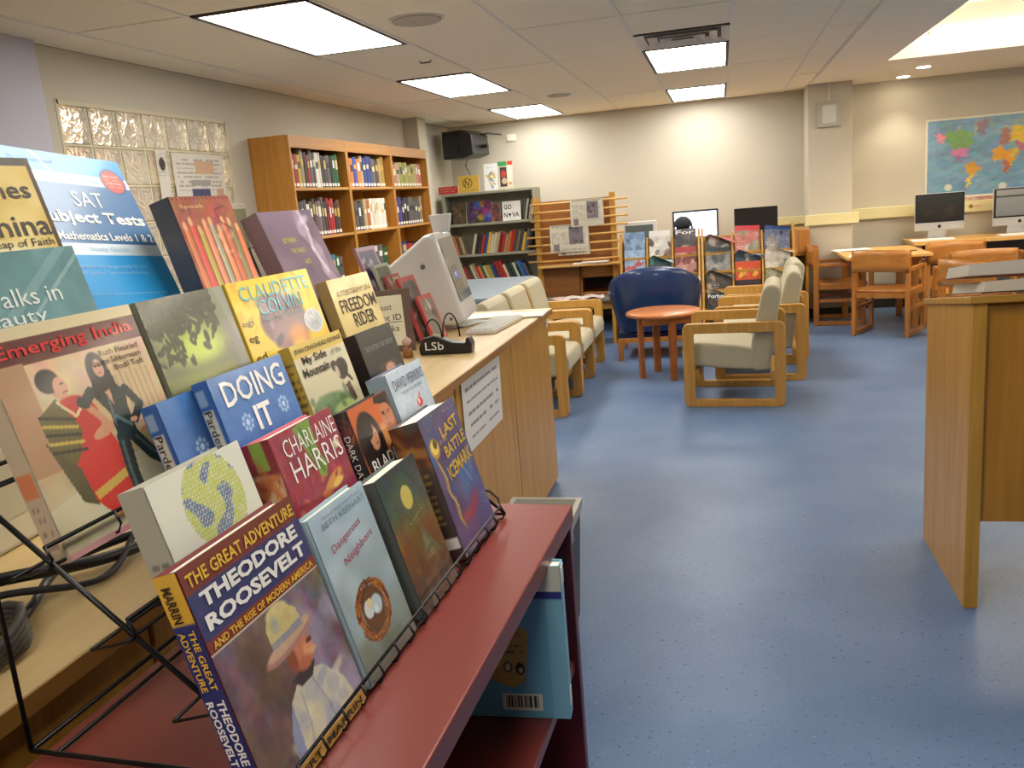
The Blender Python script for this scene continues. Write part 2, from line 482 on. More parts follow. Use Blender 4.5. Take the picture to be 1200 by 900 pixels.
for i in range(len(XG) - 1):
    for j in range(len(YG) - 1):
        x0, x1, y0, y1 = XG[i], XG[i + 1], YG[j], YG[j + 1]
        if y1 - y0 < .05: continue
        if any(abs(x0 - tx) < .01 and abs(y0 - ty) < .05 for tx, ty in TROFF): continue
        if abs(x0 + .51) < .01 and y0 < 5.7 < y1: y1 = 5.60
        k = (round(x1 - x0, 3), round(y1 - y0, 3))
        if k not in tile_cache:
            w_, h_ = k
            tile_cache[k] = MB().box(-w_ / 2 + .004, -h_ / 2 + .004, 0, w_ / 2 - .004, h_ / 2 - .004, .018).mesh('tile', TILEM)
        o = bpy.data.objects.new('tile', tile_cache[k]); COL.objects.link(o); o.parent = ceiling
        o.location = ((x0 + x1) / 2, (y0 + y1) / 2, CZ + rng.uniform(0, .003))
for x in XG[1:]:
    MB().box(x - .010, YF, CZ - .004, x + .010, YB, CZ + .02).build('grid_bar', GRIDM, ceiling)
# the light shelf across the recess
MB().box(OX0 + .14, 7.52, 2.50, OX1 - .01, 7.58, 2.70, 0).build('light_shelf', CEILM, ceiling, bevel=.004)
struct(MB().box(OX0 + .16, 7.500, 2.478, OX1 - .02, 7.60, 2.498).build('cove_strip', COVEL, ceiling))
MB().box(OX0 + .2, 7.70, 2.80, OX1 - .1, 7.76, 2.84).build('cove_tube', COVET, ceiling)
for yy in (4.2, 5.4):
    MB().box(OX0 + .3, yy, 2.84, OX1 - .2, yy + .12, 2.88).build('cove_tube', COVET, ceiling)
# ceiling lights
def troffer(x, y, L=1.25, label=''):
    t = thing('ceiling_light', label, 'light', (x + .30, y + L / 2 + .01, CZ), group='recessed ceiling lights')
    w2, h2 = .29, L / 2
    f = MB(); e = .022
    f.box(-w2, -h2, -.006, w2, -h2 + e, .014); f.box(-w2, h2 - e, -.006, w2, h2, .014)
    f.box(-w2, -h2, -.006, -w2 + e, h2, .014); f.box(w2 - e, -h2, -.006, w2, h2, .014)
    f.build('frame', mat('dark_frame', rgb(70, 60, 50), 0.6), t)
    MB().box(-w2 + e, -h2 + e, -.002, w2 - e, h2 - e, .010).build('diffuser', LAMP, t)
LT = ['large bright ceiling panel nearest the glass block window', 'ceiling light panel second in the left row, above the oak bookcases', 'ceiling light panel at the far end of the left row, near the corner television',
      'ceiling light panel directly behind the air vent', 'ceiling light panel farthest in the middle row, near the far wall', 'ceiling light panel above the maroon bookcase, middle row', 'unseen ceiling light panel added behind the camera, in line with the middle row']
for (x, y), l in zip(TROFF, LT): troffer(x, y, 1.25, l)
# air vent with concentric vanes
v = thing('air_vent', 'square ceiling air vent with stepped white vanes before the middle light', 'vent', (-.21, 5.92, CZ))
MB().box(-.29, -.29, .02, .29, .29, .028).build('backing', mat('vent_dark', rgb(74, 68, 60), .7), v)
for q, (s0, z0) in enumerate(((.29, -.004), (.215, -.012), (.14, -.018), (.075, -.022))):
    m_ = MB(); n0 = s0 - .05
    for sx, sy in ((1, 0), (-1, 0), (0, 1), (0, -1)):
        if sx: vs = [(sx * s0, -s0, z0), (sx * s0, s0, z0), (sx * n0, n0, .018), (sx * n0, -n0, .018)]
        else: vs = [(-s0, sy * s0, z0), (s0, sy * s0, z0), (n0, sy * n0, .018), (-n0, sy * n0, .018)]
        m_.add(vs, [(0, 1, 2, 3)])
    o = m_.build('vane', mat('vent_white', rgb(214, 206, 196), .5), v)
    so = o.modifiers.new('th', 'SOLIDIFY'); so.thickness = .003
# round speakers / sensors on the ceiling
for (x, y, r, l) in ((-1.46, 4.35, .13, 'round ceiling speaker beside the large near light'), (-1.44, 8.22, .11, 'round ceiling speaker in the far tile beside the left row of lights')):
    t = thing('ceiling_speaker', l, 'speaker', (x, y, CZ))
    MB().cyl((0, 0, -.012), r * .93, .012, 32, r2=r).build('grille', mat('speaker_grille', rgb(188, 178, 160), .7, bump=.5, bscale=600), t)
    MB().cyl((0, 0, -.004), r + .012, .004, 32).build('rim', GRIDM, t)
t = thing('wall_hook', 'small dark wire hook hanging from a ceiling tile', 'hook', (-1.83, 5.55, CZ))
MB().tube([(-.04, 0, 0), (-.03, 0, -.012), (.03, 0, -.012), (.04, 0, 0)], .004).build('wire', WIRE, t)
for (x, y, l) in ((1.86, 10.0, 'small round downlight nearest the far wall'), (1.90, 9.25, 'small round downlight between the far wall and the recess')):
    t = thing('downlight', l, 'light', (x, y, CZ))
    MB().cyl((0, 0, -.009), .075, .005, 28).build('rim', GRIDM, t)
    MB().cyl((0, 0, -.012), .058, .004, 28).build('lens', DLAMP, t)
    sd = bpy.data.lights.new('downlight_lamp', 'SPOT'); sd.energy = 22; sd.color = (1, .88, .68); sd.spot_size = 1.7; sd.spot_blend = .8; sd.shadow_soft_size = .05
    so = bpy.data.objects.new('downlight_lamp', sd); COL.objects.link(so); so.location = (0, 0, -.03); so.parent = t

# =================================================================== FURNITURE BACKGROUND
# oak bookcases ------------------------------------------------------
def ordinal(n):
    W = ['first', 'second', 'third', 'fourth', 'fifth', 'sixth', 'seventh', 'eighth', 'ninth', 'tenth', 'eleventh', 'twelfth', 'thirteenth', 'fourteenth', 'fifteenth', 'sixteenth',
         'seventeenth', 'eighteenth', 'nineteenth', 'twentieth', 'twenty-first', 'twenty-second', 'twenty-third', 'twenty-fourth', 'twenty-fifth', 'twenty-sixth', 'twenty-seventh', 'twenty-eighth', 'twenty-ninth', 'thirtieth']
    return W[n] if n < len(W) else 'thirty-%s' % W[n - 30]
CN = {'grey': (96, 92, 92), 'maroon': (106, 44, 46), 'mauve': (128, 104, 112), 'red': (172, 34, 32), 'yellow': (206, 172, 52), 'black': (34, 32, 36), 'green': (30, 92, 56), 'white': (222, 216, 204),
      'blue': (36, 66, 150), 'orange': (206, 120, 52), 'brown': (96, 62, 44), 'tan': (178, 156, 120), 'teal': (42, 120, 142), 'olive': (150, 152, 62), 'cream': (216, 204, 170), 'violet': (72, 70, 150), 'dark red': (128, 26, 28), 'pink': (188, 112, 110), 'charcoal': (58, 56, 60), 'navy': (30, 38, 78)}
def spine_book(M, th, dep, h, cname, label, group, tagc=True, tilt=0):
    """upright book: local x = depth back from spine, y = thickness, z up; spine at x = 0 facing -x"""
    t = thing('book', label, 'book', group=group, M=M)
    c = CN[cname]; j = random.uniform(.85, 1.12)
    m = plain(int(min(255, c[0] * j)) // 4 * 4, int(min(255, c[1] * j)) // 4 * 4, int(min(255, c[2] * j)) // 4 * 4, .5)
    k = MB(); b = .002
    k.prism([(-.004, b * 2), (-.006, th / 2), (-.004, th - b * 2), (0, th), (dep, th), (dep, th - b), (.003, th - b), (.003, b), (dep, b), (dep, 0), (0, 0)], 0, h, 'z')
    cv = k.build('cover', m, t)
    MB().box(.003, b, .004, dep - .004, th - b, h - .004).build('pages', PAGES, t)
    if tagc and h > .12:
        MB().box(-.0075, th * .15, .012, -.0055, th * .85, .034).build('spine_label', WHITE, cv)
        if th > .018:
            lc = random.choice([(224, 214, 180), (206, 176, 90), (236, 236, 230), (40, 40, 46)])
            z1 = h * random.uniform(.5, .62); z2 = z1 + h * random.uniform(.12, .3)
            MB().box(-.0072, th * .2, z1, -.0052, th * .8, z2).build('title_band', plain(*lc), cv)
    return t
BX = -2.887; BH = 2.095
SEC = [5.58, 6.53, 7.50, 8.48]
NM = ['left', 'middle', 'right']
SHZ = [1.735, 1.38, 1.02, .66, .30]
BKS = {(0, 0): ('grey pink red yellow tan black red grey grey white white charcoal charcoal grey black green green'.split(), .26),
       (0, 1): ('cream black grey grey white grey brown mauve mauve grey charcoal dark_red red red black brown'.split(), .27),
       (0, 2): ('charcoal black tan brown black teal teal green grey'.split(), .20),
       (1, 0): ('orange orange orange blue orange tan blue blue blue grey brown tan yellow'.split(), .25),
       (1, 1): ('pink charcoal grey charcoal grey tan orange white white white white white white white'.split(), .26),
       (1, 2): ('green green grey charcoal white grey green'.split(), .22),
       (2, 0): ('orange pink tan olive olive olive olive tan olive pink pink'.split(), .22),
       (2, 1): ('violet violet violet black charcoal black grey grey grey grey grey tan'.split(), .25),
       (2, 2): ('navy blue red maroon charcoal grey'.split(), .20)}
SN = ['top', 'second', 'third']
for s in range(3):
    y0, y1 = SEC[s], SEC[s + 1]
    t = thing('oak_bookcase', ['tall oak bookcase section nearest the glass block window', 'tall oak bookcase section in the middle of the three', 'tall oak bookcase section farthest, next to the boxed pipes'][s], 'bookcase', ((XL + BX) / 2, (y0 + y1) / 2, 0), group='oak bookcases on the left wall')
    hw = (y1 - y0) / 2 - .001; hd = (BX - XL) / 2 - .001
    for sg in (-1, 1):
        MB().box(-hd, sg * hw, 0, hd, sg * (hw - .022), BH).build('side_panel', OAKD, t, bevel=.002)
    MB().box(-hd, -hw + .022, 0, -hd + .008, hw - .022, BH).build('back_panel', OAKD, t)
    MB().box(-hd, -hw + .022, BH - .02, hd, hw - .022, BH).build('top_panel', OAKD, t)
    MB().box(hd - .02, -hw + .022, BH - .085, hd - .001, hw - .022, BH - .02).build('header', wood('oak_by', rgb(176, 116, 38), rgb(196, 138, 58), .45, 'Y'), t)
    for z in SHZ + [.08]:
        MB().box(-hd + .008, -hw + .022, z - .02, hd - .003, hw - .022, z).build('shelf', wood('oak_sh', rgb(190, 134, 60), rgb(208, 154, 78), .45, 'Y'), t, bevel=.002)
    for r in range(3):
        names, hh = BKS[(s, r)]
        y = y0 + .03; zz = SHZ[r]
        # photo: left of the row is the near end; run to about 75-85 % of the bay
        span = (y1 - y0 - .06) * {0: .93, 1: .86, 2: .8}[r]
        ths = [random.uniform(.7, 1.3) for _ in names]; tot = sum(ths)
        for i, nme in enumerate(names):
            th = span * ths[i] / tot * .98
            nme = nme.replace('_', ' ')
            h = hh * random.uniform(.88, 1.06) if not (s == 1 and r == 1 and i > 6) else hh
            h = min(h, .30)
            dep = random.uniform(.16, .2)
            M = Matrix.Translation((BX - .05, y + .0005, zz + .0005)) @ Matrix(((-1, 0, 0, 0), (0, 1, 0, 0), (0, 0, 1, 0), (0, 0, 0, 1)))
            # local x points into the case: mirror-free rotation by pi about z
            M = Matrix.Translation((BX - .05, y + th, zz + .0005)) @ Matrix.Rotation(PI, 4, 'Z')
            spine_book(M, th, dep, h, nme, '%s book, %s from the left, %s shelf, %s oak bookcase' % (nme, ordinal(i), SN[r], NM[s]), 'library books in the oak bookcases')
            y += span * ths[i] / tot

# grey metal bookcase at the back left ------------------------------------
GX0, GX1, GY0, GY1, GH = -3.12, -2.02, 9.55, 9.85, 1.655
t = thing('metal_bookcase', 'low grey metal bookcase under the corner television', 'bookcase', ((GX0 + GX1) / 2, 9.7, 0))
hw = (GX1 - GX0) / 2
for sg in (-1, 1): MB().box(sg * hw, -.15, 0, sg * (hw - .035), .15, GH).build('side_panel', GREYM, t, bevel=.003)
MB().box(-hw + .035, .14, 0, hw - .035, .15, GH).build('back_panel', GREYM, t)
MB().box(-hw + .035, -.15, GH - .03, hw - .035, .14, GH).build('top_panel', GREYM, t, bevel=.003)
GSH = [1.305, .955, .605, .26]
for z in GSH: MB().box(-hw + .035, -.15, z - .028, hw - .035, .14, z).build('shelf', GREYM, t, bevel=.003)
def leanbook(x, z, th, h, dep, ang, cname, label, group):
    # spine faces -y (toward the room); thickness along x; leans about y
    M = Matrix.Translation((x, GY0 + .035, z + .001)) @ Matrix.Rotation(ang, 4, 'Y') @ Matrix.Rotation(PI / 2, 4, 'Z') @ Matrix.Translation((0, -th, 0))
    return spine_book(M, th, dep, h, cname, label, group, tagc=False)
G1 = 'red pink orange brown tan black charcoal cream black charcoal red blue yellow white cream tan dark_red red tan orange red brown grey charcoal yellow grey charcoal'.split()
G2 = 'tan green cream maroon red brown brown cream tan red orange green cream yellow olive blue navy red red red cream charcoal black green white black teal blue grey'.split()
for row, (names, z, a, hh, x) in enumerate(((G1, .955, 14, .25, GX0 + .05), (G2, .605, -20, .25, GX0 + .12))):
    W = GX1 - .11 - x
    st = W / len(names)
    for i, nme in enumerate(names):
        h = hh * random.uniform(.82, 1.0); ang = math.radians(a)
        if row == 0 and i < 5: ang = math.radians(-12)
        if row == 0 and i in (5, 6): x += st; continue
        th = st * math.cos(ang) * .92
        if row == 1 and nme == 'red' and 17 <= i <= 19: h = hh * 1.05
        xx = x + (th * math.cos(ang) * 0)
        zz = z + (abs(math.sin(ang)) * th if ang > 0 else 0)
        nme = nme.replace('_', ' ')
        leanbook(xx, zz, th, h, random.uniform(.14, .2), ang, nme, 'thin %s leaning book, %s from the left, %s shelf, grey metal bookcase' % (nme, ordinal(i), ['second', 'third'][row]), 'thin leaning books in the grey metal bookcase')
        x += st
# top shelf of the grey bookcase: face-out books, white sign and a few spines
def faceout(x, z, w, h, canv, label, y=GY0 + .06, lean=.12, cat='book', nm='book', th=.015, extra=None):
    M = Matrix.Translation((x, y, z + .002)) @ Matrix.Rotation(-lean, 4, 'X') @ Matrix.Rotation(PI / 2, 4, 'X')
    t = thing(nm, label, cat, M=M)
    MB().box(0, 0, -th, w, h, -.0005).build('cover' if cat == 'book' else 'card', PAGES if cat == 'book' else WHITE, t)
    canv.obj('front_print', t, T(0, 0, .0008))
    if extra: extra(t)
    return t
def rnd_canvas(w, h, cols, res=.006, n=14):
    c = Canvas(w, h, res, cols[0]); c.blots(n, cols, .08, .35); c.noise(.05, 8); return c
faceout(GX0 + .30, 1.305, .26, .24, rnd_canvas(.26, .24, [(70, 40, 90), (40, 90, 190), (150, 40, 110), (180, 150, 40), (30, 60, 40)]), 'colourful blue and purple picture book facing out on the top shelf of the grey bookcase')
faceout(GX0 + .10, 1.305, .16, .25, rnd_canvas(.16, .25, [(80, 60, 40), (110, 84, 50), (50, 40, 30)]), 'dark brown book facing out at the left end of the grey bookcase top shelf')
faceout(GX0 + .565, 1.305, .10, .2, rnd_canvas(.10, .2, [(110, 60, 60), (140, 90, 80), (60, 40, 60)]), 'muted red book facing out beside the white GO NOVA sign')
def nova(t):
    text('GO', t, T(.02, .125, .002), .09, .055, INK, .02); text('N', t, T(.018, .035, .002), .042, .055, INK, .02); text('VA', t, T(.112, .035, .002), .085, .055, INK, .02)
    MB().prism([(.068, .070), (.086, .036), (.104, .070), (.097, .084), (.086, .074), (.075, .084)], .0008, .0018, 'z').build('heart', plain(36, 44, 90), t)
faceout(GX0 + .69, 1.305, .215, .215, Canvas(.215, .215, .01, (232, 232, 230)), 'white card sign reading GO NOVA on the top shelf of the grey bookcase', cat='sign', nm='sign', th=.004, extra=nova)
x = GX0 + .93
for i, nme in enumerate('grey white charcoal tan white grey'.split()):
    leanbook(x, 1.307 + .004, .018, .24 - .012 * (i % 2), .17, math.radians(12), nme, '%s slim book, %s to the right of the GO NOVA sign' % (nme, ordinal(i)), 'thin leaning books in the grey metal bookcase')
    x += .022
# things on top of the grey bookcase
c = Canvas(.24, .085, .004, (176, 44, 44)); c.scribble(.08, .2, .92, .85, 2, (226, 170, 160), .7)
faceout(-3.17, GH, .24, .085, c, 'low red sign lying along the top of the grey bookcase', y=9.62, lean=.1, cat='sign', nm='sign', th=.01)
c = Canvas(.25, .19, .004, (196, 160, 62)); c.ell(.45, .55, .24, .3, (60, 52, 40), 0, .05); c.ell(.45, .55, .20, .26, (196, 160, 62), 0, .05); c.line([(.33, .35), (.36, .72), (.5, .4), (.56, .75)], .02, (50, 44, 34)); c.scribble(.1, .06, .9, .18, 1, (80, 66, 40))
faceout(-2.94, GH, .25, .19, c, 'yellow sign with a round black letter emblem on the grey bookcase', y=9.66, lean=.1, cat='sign', nm='sign', th=.006)
c = Canvas(.16, .30, .004, (222, 222, 224)); c.blots(16, [(120, 130, 170), (200, 170, 60), (90, 110, 90)], .05, .14, .25, .1, .8, .65, .7); c.scribble(.3, .8, .7, .9, 1, (110, 110, 110))
faceout(-2.63, GH, .16, .30, c, 'white card with a small bluish drawing standing on the grey bookcase', y=9.68, lean=.08, cat='card', nm='card', th=.004)
c = Canvas(.17, .31, .004, (200, 190, 170)); c.rect(0, .84, .6, 1, (50, 140, 80)); c.rect(.62, .86, 1, 1, (200, 50, 44)); c.rect(.1, .1, .58, .8, (60, 52, 60)); c.ell(.36, .55, .2, .14, (180, 60, 50)); c.ell(.4, .3, .2, .12, (190, 170, 140)); c.rect(.66, .1, .95, .84, (216, 206, 190)); c.ell(.8, .2, .14, .06, (200, 150, 90))
faceout(-2.46, GH, .17, .31, c, 'card with green and red tops and dark photographs on the grey bookcase', y=9.68, lean=.08, cat='card', nm='card', th=.004)

# corner television -----------------------------------------------
t = thing('television', 'black box television on a bracket high in the far left corner', 'television', (-2.84, 9.82, 2.04), -.2)
MB().prism([(-.20, 0), (-.20, .31), (.06, .31), (.18, .25), (.19, .03), (.06, 0)], -.22, .2, 'y').build('case', BLACKP, t, bevel=.012)
MB().box(-.18, -.235, .03, .05, -.222, .28).build('screen', mat('tv_glass', rgb(16, 18, 22), .12), t, bevel=.006)
MB().box(.03, .0, .10, .26, .05, .14).tube([(.12, .02, .24), (.26, .05, .26), (.36, .2, .24)], .010).build('bracket', BLACKP, t)
MB().tube([(-.02, .02, 0), (-.04, .0, -.08), (-.01, .02, -.16), (.03, 0, -.2), (.02, .1, -.3)], .006).build('cord', BLACKP, t)
t = thing('wall_box', 'small white junction box on the far wall beside the television', 'box', (-2.42, YB - .03, 2.26))
MB().box(-.055, 0, -.04, .055, .03, .04).build('case', GRIDM, t, bevel=.006)

# newspaper rack ---------------------------------------------------
NR = thing('newspaper_rack', 'oak newspaper rack with rows of long hanging sticks', 'rack', (-1.6, 9.55, 0))
for x in (-.41, .44): MB().box(x - .03, -.06, 0, x + .03, .02, 1.53).build('post', OAK, NR, bevel=.003)
MB().box(-.38, .02, .78, .44, .035, 1.48).build('back_board', wood('rack_back', rgb(150, 94, 40), rgb(170, 112, 54), .5, 'X'), NR)
for k in range(8):
    z = 1.455 - k * .09
    MB().cyl((-.47 - (.06 if k > 3 else 0), -.09, z), .011, 1.08, 10, axis='x').build('stick', TABLEW, NR)
MB().box(-.41, -.2, .755, .5, .05, .775).build('shelf', TABLEW, NR, bevel=.003)
MB().box(-.44, -.02, .10, .02, 0, .755).build('lower_panel', wood('rack_low', rgb(140, 84, 34), rgb(160, 102, 46), .5, 'X'), NR)
def newspaper(x0, z1, w, h, y, label, seed, cols=4):
    c = Canvas(w, h, .0055, (206, 200, 182))
    for q in range(cols):
        a = .05 + q * .9 / cols
        c.scribble(a, .05, a + .8 / cols, .95, int(h / .012), (90, 88, 84), .5)
    c.rect(.5, .28, .86, .92, (120, 112, 116)); c.blots(10, [(70, 66, 76), (160, 130, 130), (90, 90, 100)], .03, .1, .52, .3, .84, .9, .8)
    c.rect(.08, .05, .24, .3, (130, 124, 120)); c.rect(.05, .95, .95, .965, (80, 80, 80))
    t = thing('newspaper', label, 'newspaper', (x0, y, z1), group='newspapers hanging on the rack')
    def fn(X, Y):
        return np.stack([X * w, -.004 - .02 * np.sin((1 - Y) * 2.4) * (1 - Y), (Y - 1) * h], -1)
    o = c.obj('front_page', t, None, PAPERP, fn)
    def fb(X, Y):
        return np.stack([X * w + .006, .004 + 0 * X, (Y - 1) * h * .97], -1)
    Canvas(w, h, .05, (196, 190, 172)).obj('back_page', t, None, PAPERP, fb)
newspaper(-1.615, 1.475, .36, .29, 9.445, 'upper newspaper hanging on the rack with a tall photograph at right', 1)
newspaper(-1.86, 1.215, .43, .30, 9.435, 'lower newspaper hanging left on the rack over the folded one', 2)
newspaper(-1.78, .98, .35, .10, 9.455, 'short newspaper edge showing under the lower hanging newspaper', 3)
t = thing('paper_stack', 'loose white papers lying on the newspaper rack shelf', 'papers', (-1.42, 9.43, .7765))
MB().box(-.2, -.06, 0, .18, .08, .012).box(-.1, -.08, .0125, .2, .06, .02).build('sheets', WHITE, t)

# carrel + chair behind the rack
t = thing('study_carrel', 'dark grey fronted desk with oak frame behind the newspaper rack', 'desk', (-1.535, 9.99, 0))
MB().box(-.475, -.3, .70, .475, .3, .735).build('desk_top', OAKX, t, bevel=.003)
MB().box(-.43, .26, .08, .43, .28, .70).build('modesty_panel', mat('charcoal_panel', rgb(92, 90, 88), .7), t)
for x in (-.465, .435): MB().box(x, -.3, 0, x + .03, .3, .70).build('leg_panel', OAK, t)

# library chairs (oak arm chairs with sled base)
def library_chair(label, x, y, rz):
    """chair faces local +y"""
    t = thing('library_chair', label, 'chair', (x, y, 0), rz, 'oak library chairs')
    w2, d2 = .26, .25
    for sx in (-1, 1):
        a = sx * w2; b = sx * (w2 - .038)
        MB().box(min(a, b), -d2 + .0, 0, max(a, b), -d2 + .055, .79).build('back_post', CHAIRW, t, bevel=.006)
        MB().box(min(a, b), d2 - .045, 0, max(a, b), d2, .64).build('front_post', CHAIRW, t, bevel=.006)
        a2, b2 = sx * (w2 - .003), sx * (w2 - .035)
        MB().box(min(a2, b2), -d2 + .055, 0.001, max(a2, b2), d2 - .045, .045).build('runner', CHAIRW, t, bevel=.004)
        MB().box(min(a2, b2), -d2 + .055, .605, max(a2, b2), d2 - .045, .638).build('arm_rail', CHAIRW, t, bevel=.004)
        MB().box(min(a2, b2), -d2 + .055, .24, max(a2, b2), d2 - .045, .275).build('side_stretcher', CHAIRW, t, bevel=.004)
        MB().box(min(a2, b2), -d2 + .055, .37, max(a2, b2), d2 - .045, .415).build('seat_rail', CHAIRW, t, bevel=.004)
    MB().box(-w2 + .04, d2 - .035, .365, w2 - .04, d2 - .012, .41).build('front_rail', CHAIRW, t)
    MB().box(-w2 + .04, -d2 + .012, .365, w2 - .04, -d2 + .035, .41).build('rear_rail', CHAIRW, t)
    MB().grid(lambda u, v: (-w2 + .01 + u * (2 * w2 - .02), -d2 + .03 + v * (2 * d2 - .02), .435 - .018 * math.sin(PI * u) * math.sin(PI * min(1, v * 1.1))), 12, 10).build('seat', CHAIRW, t).modifiers.new('s', 'SOLIDIFY').thickness = .022
    def bf(u, v): return (-w2 + .002 + u * (2 * w2 - .004), -d2 - .004 - .055 * math.sin(PI * u), .60 + v * .20 + .012 * math.sin(PI * u))
    o = MB().grid(bf, 14, 4).build('back_panel', wood('honey_oak_x', rgb(166, 104, 40), rgb(190, 128, 58), .35, 'X'), t); o.modifiers.new('s', 'SOLIDIFY').thickness = .02
    return t
lc = library_chair('oak library chair seen from behind, pulled out at the near side of the table', 1.51, 8.66, math.radians(-28))
def lcopy(label, x, y, rz): return copy_thing(lc, label, (x, y, 0), rz)
lcopy('oak library chair at the left end of the table, against the pillar', 1.16, 9.45, math.radians(-95))
lcopy('oak library chair behind the table, in front of the first white computer', 2.14, 9.18, math.radians(2))
lcopy('oak library chair with a wide back just beyond the stacked open books', 2.10, 8.15, math.radians(4))
lcopy('oak library chair nearest the reading stand, curved back turned sideways', 1.97, 7.20, math.radians(-66))
lcopy('oak library chair at the right edge before the second white computer', 3.08, 9.20, math.radians(-4))
lcopy('oak library chair half hidden behind the newspaper rack', -1.36, 9.86, math.radians(6))

# study table
t = thing('study_table', 'large oak study table in front of the pillar', 'table', (1.52, 9.3, 0))
MB().box(-.38, -.60, .70, .38, .46, .73).build('table_top', TABLEW, t, bevel=.005)
MB().box(-.30, -.50, .655, .30, .40, .70).build('apron', CHAIRW, t)
for x in (-.30, .24):
    for y in (-.40, .35): MB().box(x, y, 0, x + .06, y + .06, .70).build('leg', CHAIRW, t, bevel=.004)
for (x, y, w_, d_, rz, l) in ((1.3, 9.55, .36, .24, .1, 'thin stack of papers at the far left corner of the study table'), (1.35, 8.9, .3, .42, -.2, 'white sheets spread on the near edge of the study table')):
    t = thing('paper_stack', l, 'papers', (x, y, .7305), rz)
    MB().box(-w_ / 2, -d_ / 2, 0, w_ / 2, d_ / 2, .006).box(-w_ / 2 + .05, -d_ / 2 - .03, .0062, w_ / 2 - .02, d_ / 2 - .1, .01).build('sheets', WHITE, t)
t = thing('eyeglasses', 'small dark object lying on the far right of the study table', 'glasses', (1.75, 9.0, .7305))
MB().tube([(-.05, 0, .006), (-.02, .02, .006), (0, 0, .006), (.03, -.02, .006), (.07, .01, .006)], .005).build('frame', BLACKP, t)

# computer bench along the far wall, right
t = thing('computer_bench', 'long oak bench carrying the two white computers along the far wall', 'desk', (3.2, 9.98, 0))
MB().box(-1.28, -.3, .72, 1.7, .3, .76).build('bench_top', TABLEW, t, bevel=.004)
MB().box(-1.2, .1, .1, 1.6, .12, .72).build('back_panel', mat('charcoal_panel', rgb(92, 90, 88), .7), t)
MB().box(-1.22, -.27, .0, -1.19, .28, .72).build('end_panel', OAK, t)
MB().box(.5, -.27, .0, .53, .28, .72).build('end_panel', OAK, t)
def imac(label, x, y, rz, scr, w_=.48, hs=.30, chin=.085):
    t = thing('desktop_computer', label, 'computer', (x, y, .761), rz)
    z0 = .09
    MB().box(-w_ / 2, 0, z0, w_ / 2, .03, z0 + chin + hs).build('case', ALU, t, bevel=.006)
    MB().box(-w_ / 2 + .004, -.004, z0 + chin, w_ / 2 - .004, .0, z0 + chin + hs - .004).build('bezel', BLACKP, t)
    c = Canvas(w_ - .045, hs - .035, .01, scr)
    if scr[0] > 80:
        c.grad((120, 124, 126), (150, 152, 152)); c.rect(0, .72, 1, .78, (70, 70, 72)); c.poly([(.7, .15), (.98, .5), (1, .62), (.62, .25)], (40, 40, 42))
    else:
        c.grad((30, 26, 24), (44, 48, 46)); c.blots(5, [(70, 48, 34), (52, 44, 40)], .1, .2, .2, .1, .8, .5, .5)
    c.obj('screen', t, Matrix.Translation((-w_ / 2 + .0225, -.0048, z0 + chin + .016)) @ Matrix.Rotation(PI / 2, 4, 'X'))
    g = MB(); g.cyl((0, -.003, z0 + chin * .48), .017, .003, 18, axis='y'); g.add([(.002, -.0035, z0 + chin * .48 + .018), (.012, -.0035, z0 + chin * .48 + .03), (.003, -.0035, z0 + chin * .48 + .026)], [(0, 1, 2)])
    g.build('logo', BLACKP, t)
    MB().prism([(.02, z0 + .12), (.05, z0 + .12), (.12, .0), (-.06, .0), (-.06, .006), (.10, .008)], -.09, .09, 'x').build('stand', ALU, t)
    return t
imac('silver desktop computer with a black screen, left of the map centre', 2.22, 9.93, 0, (34, 32, 30))
imac('silver desktop computer with a pale grey screen at the right edge', 2.98, 9.93, 0, (140, 142, 142), .5)
for x, l in ((2.12, 'white keyboard in front of the black-screened desktop computer'), (2.95, 'white keyboard in front of the pale-screened desktop computer')):
    t = thing('keyboard', l, 'keyboard', (x, 9.775, .7605)); MB().box(-.21, -.055, 0, .21, .055, .014).build('base', WHITEP, t, bevel=.004)
    MB().box(-.2, -.048, .0142, .2, .048, .018).build('keys', WHITE, t)

# raceway rail
struct(MB().box(.30, YB - .05, 1.0, .90, YB, 1.09).box(.86, 9.74, 1.0, 1.40, 9.80, 1.11).box(1.34, YB - .06, 1.0, XR, YB, 1.12).build('trim_4', mat('raceway', rgb(222, 212, 160), .5), bevel=.004), 'yellowish cable raceway along the far wall')
t = thing('wall_outlet', 'small brown outlet on the raceway between the white computers', 'outlet', (2.60, YB - .066, 1.06)); MB().cyl((0, 0, 0), .02, .006, 16, axis='y').build('plate', plain(140, 96, 50), t)
MB().box(.03, 0, -.012, .10, .006, .01).build('tag', plain(226, 180, 150), t)
t = thing('wall_speaker', 'small grey box with a pale screen on the pillar', 'thermostat', (1.11, 9.80, 2.13))
MB().box(-.115, -.05, -.125, .115, 0, .125).build('case', mat('speaker_case', rgb(178, 176, 164), .5), t, bevel=.006)
MB().box(-.07, -.056, -.09, .07, -.049, .09).build('front', mat('speaker_front', rgb(206, 206, 200), .5), t, bevel=.004)
MB().tube([(0, -.01, .125), (.0, -.01, .32)], .008).build('cord', GRIDM, t)

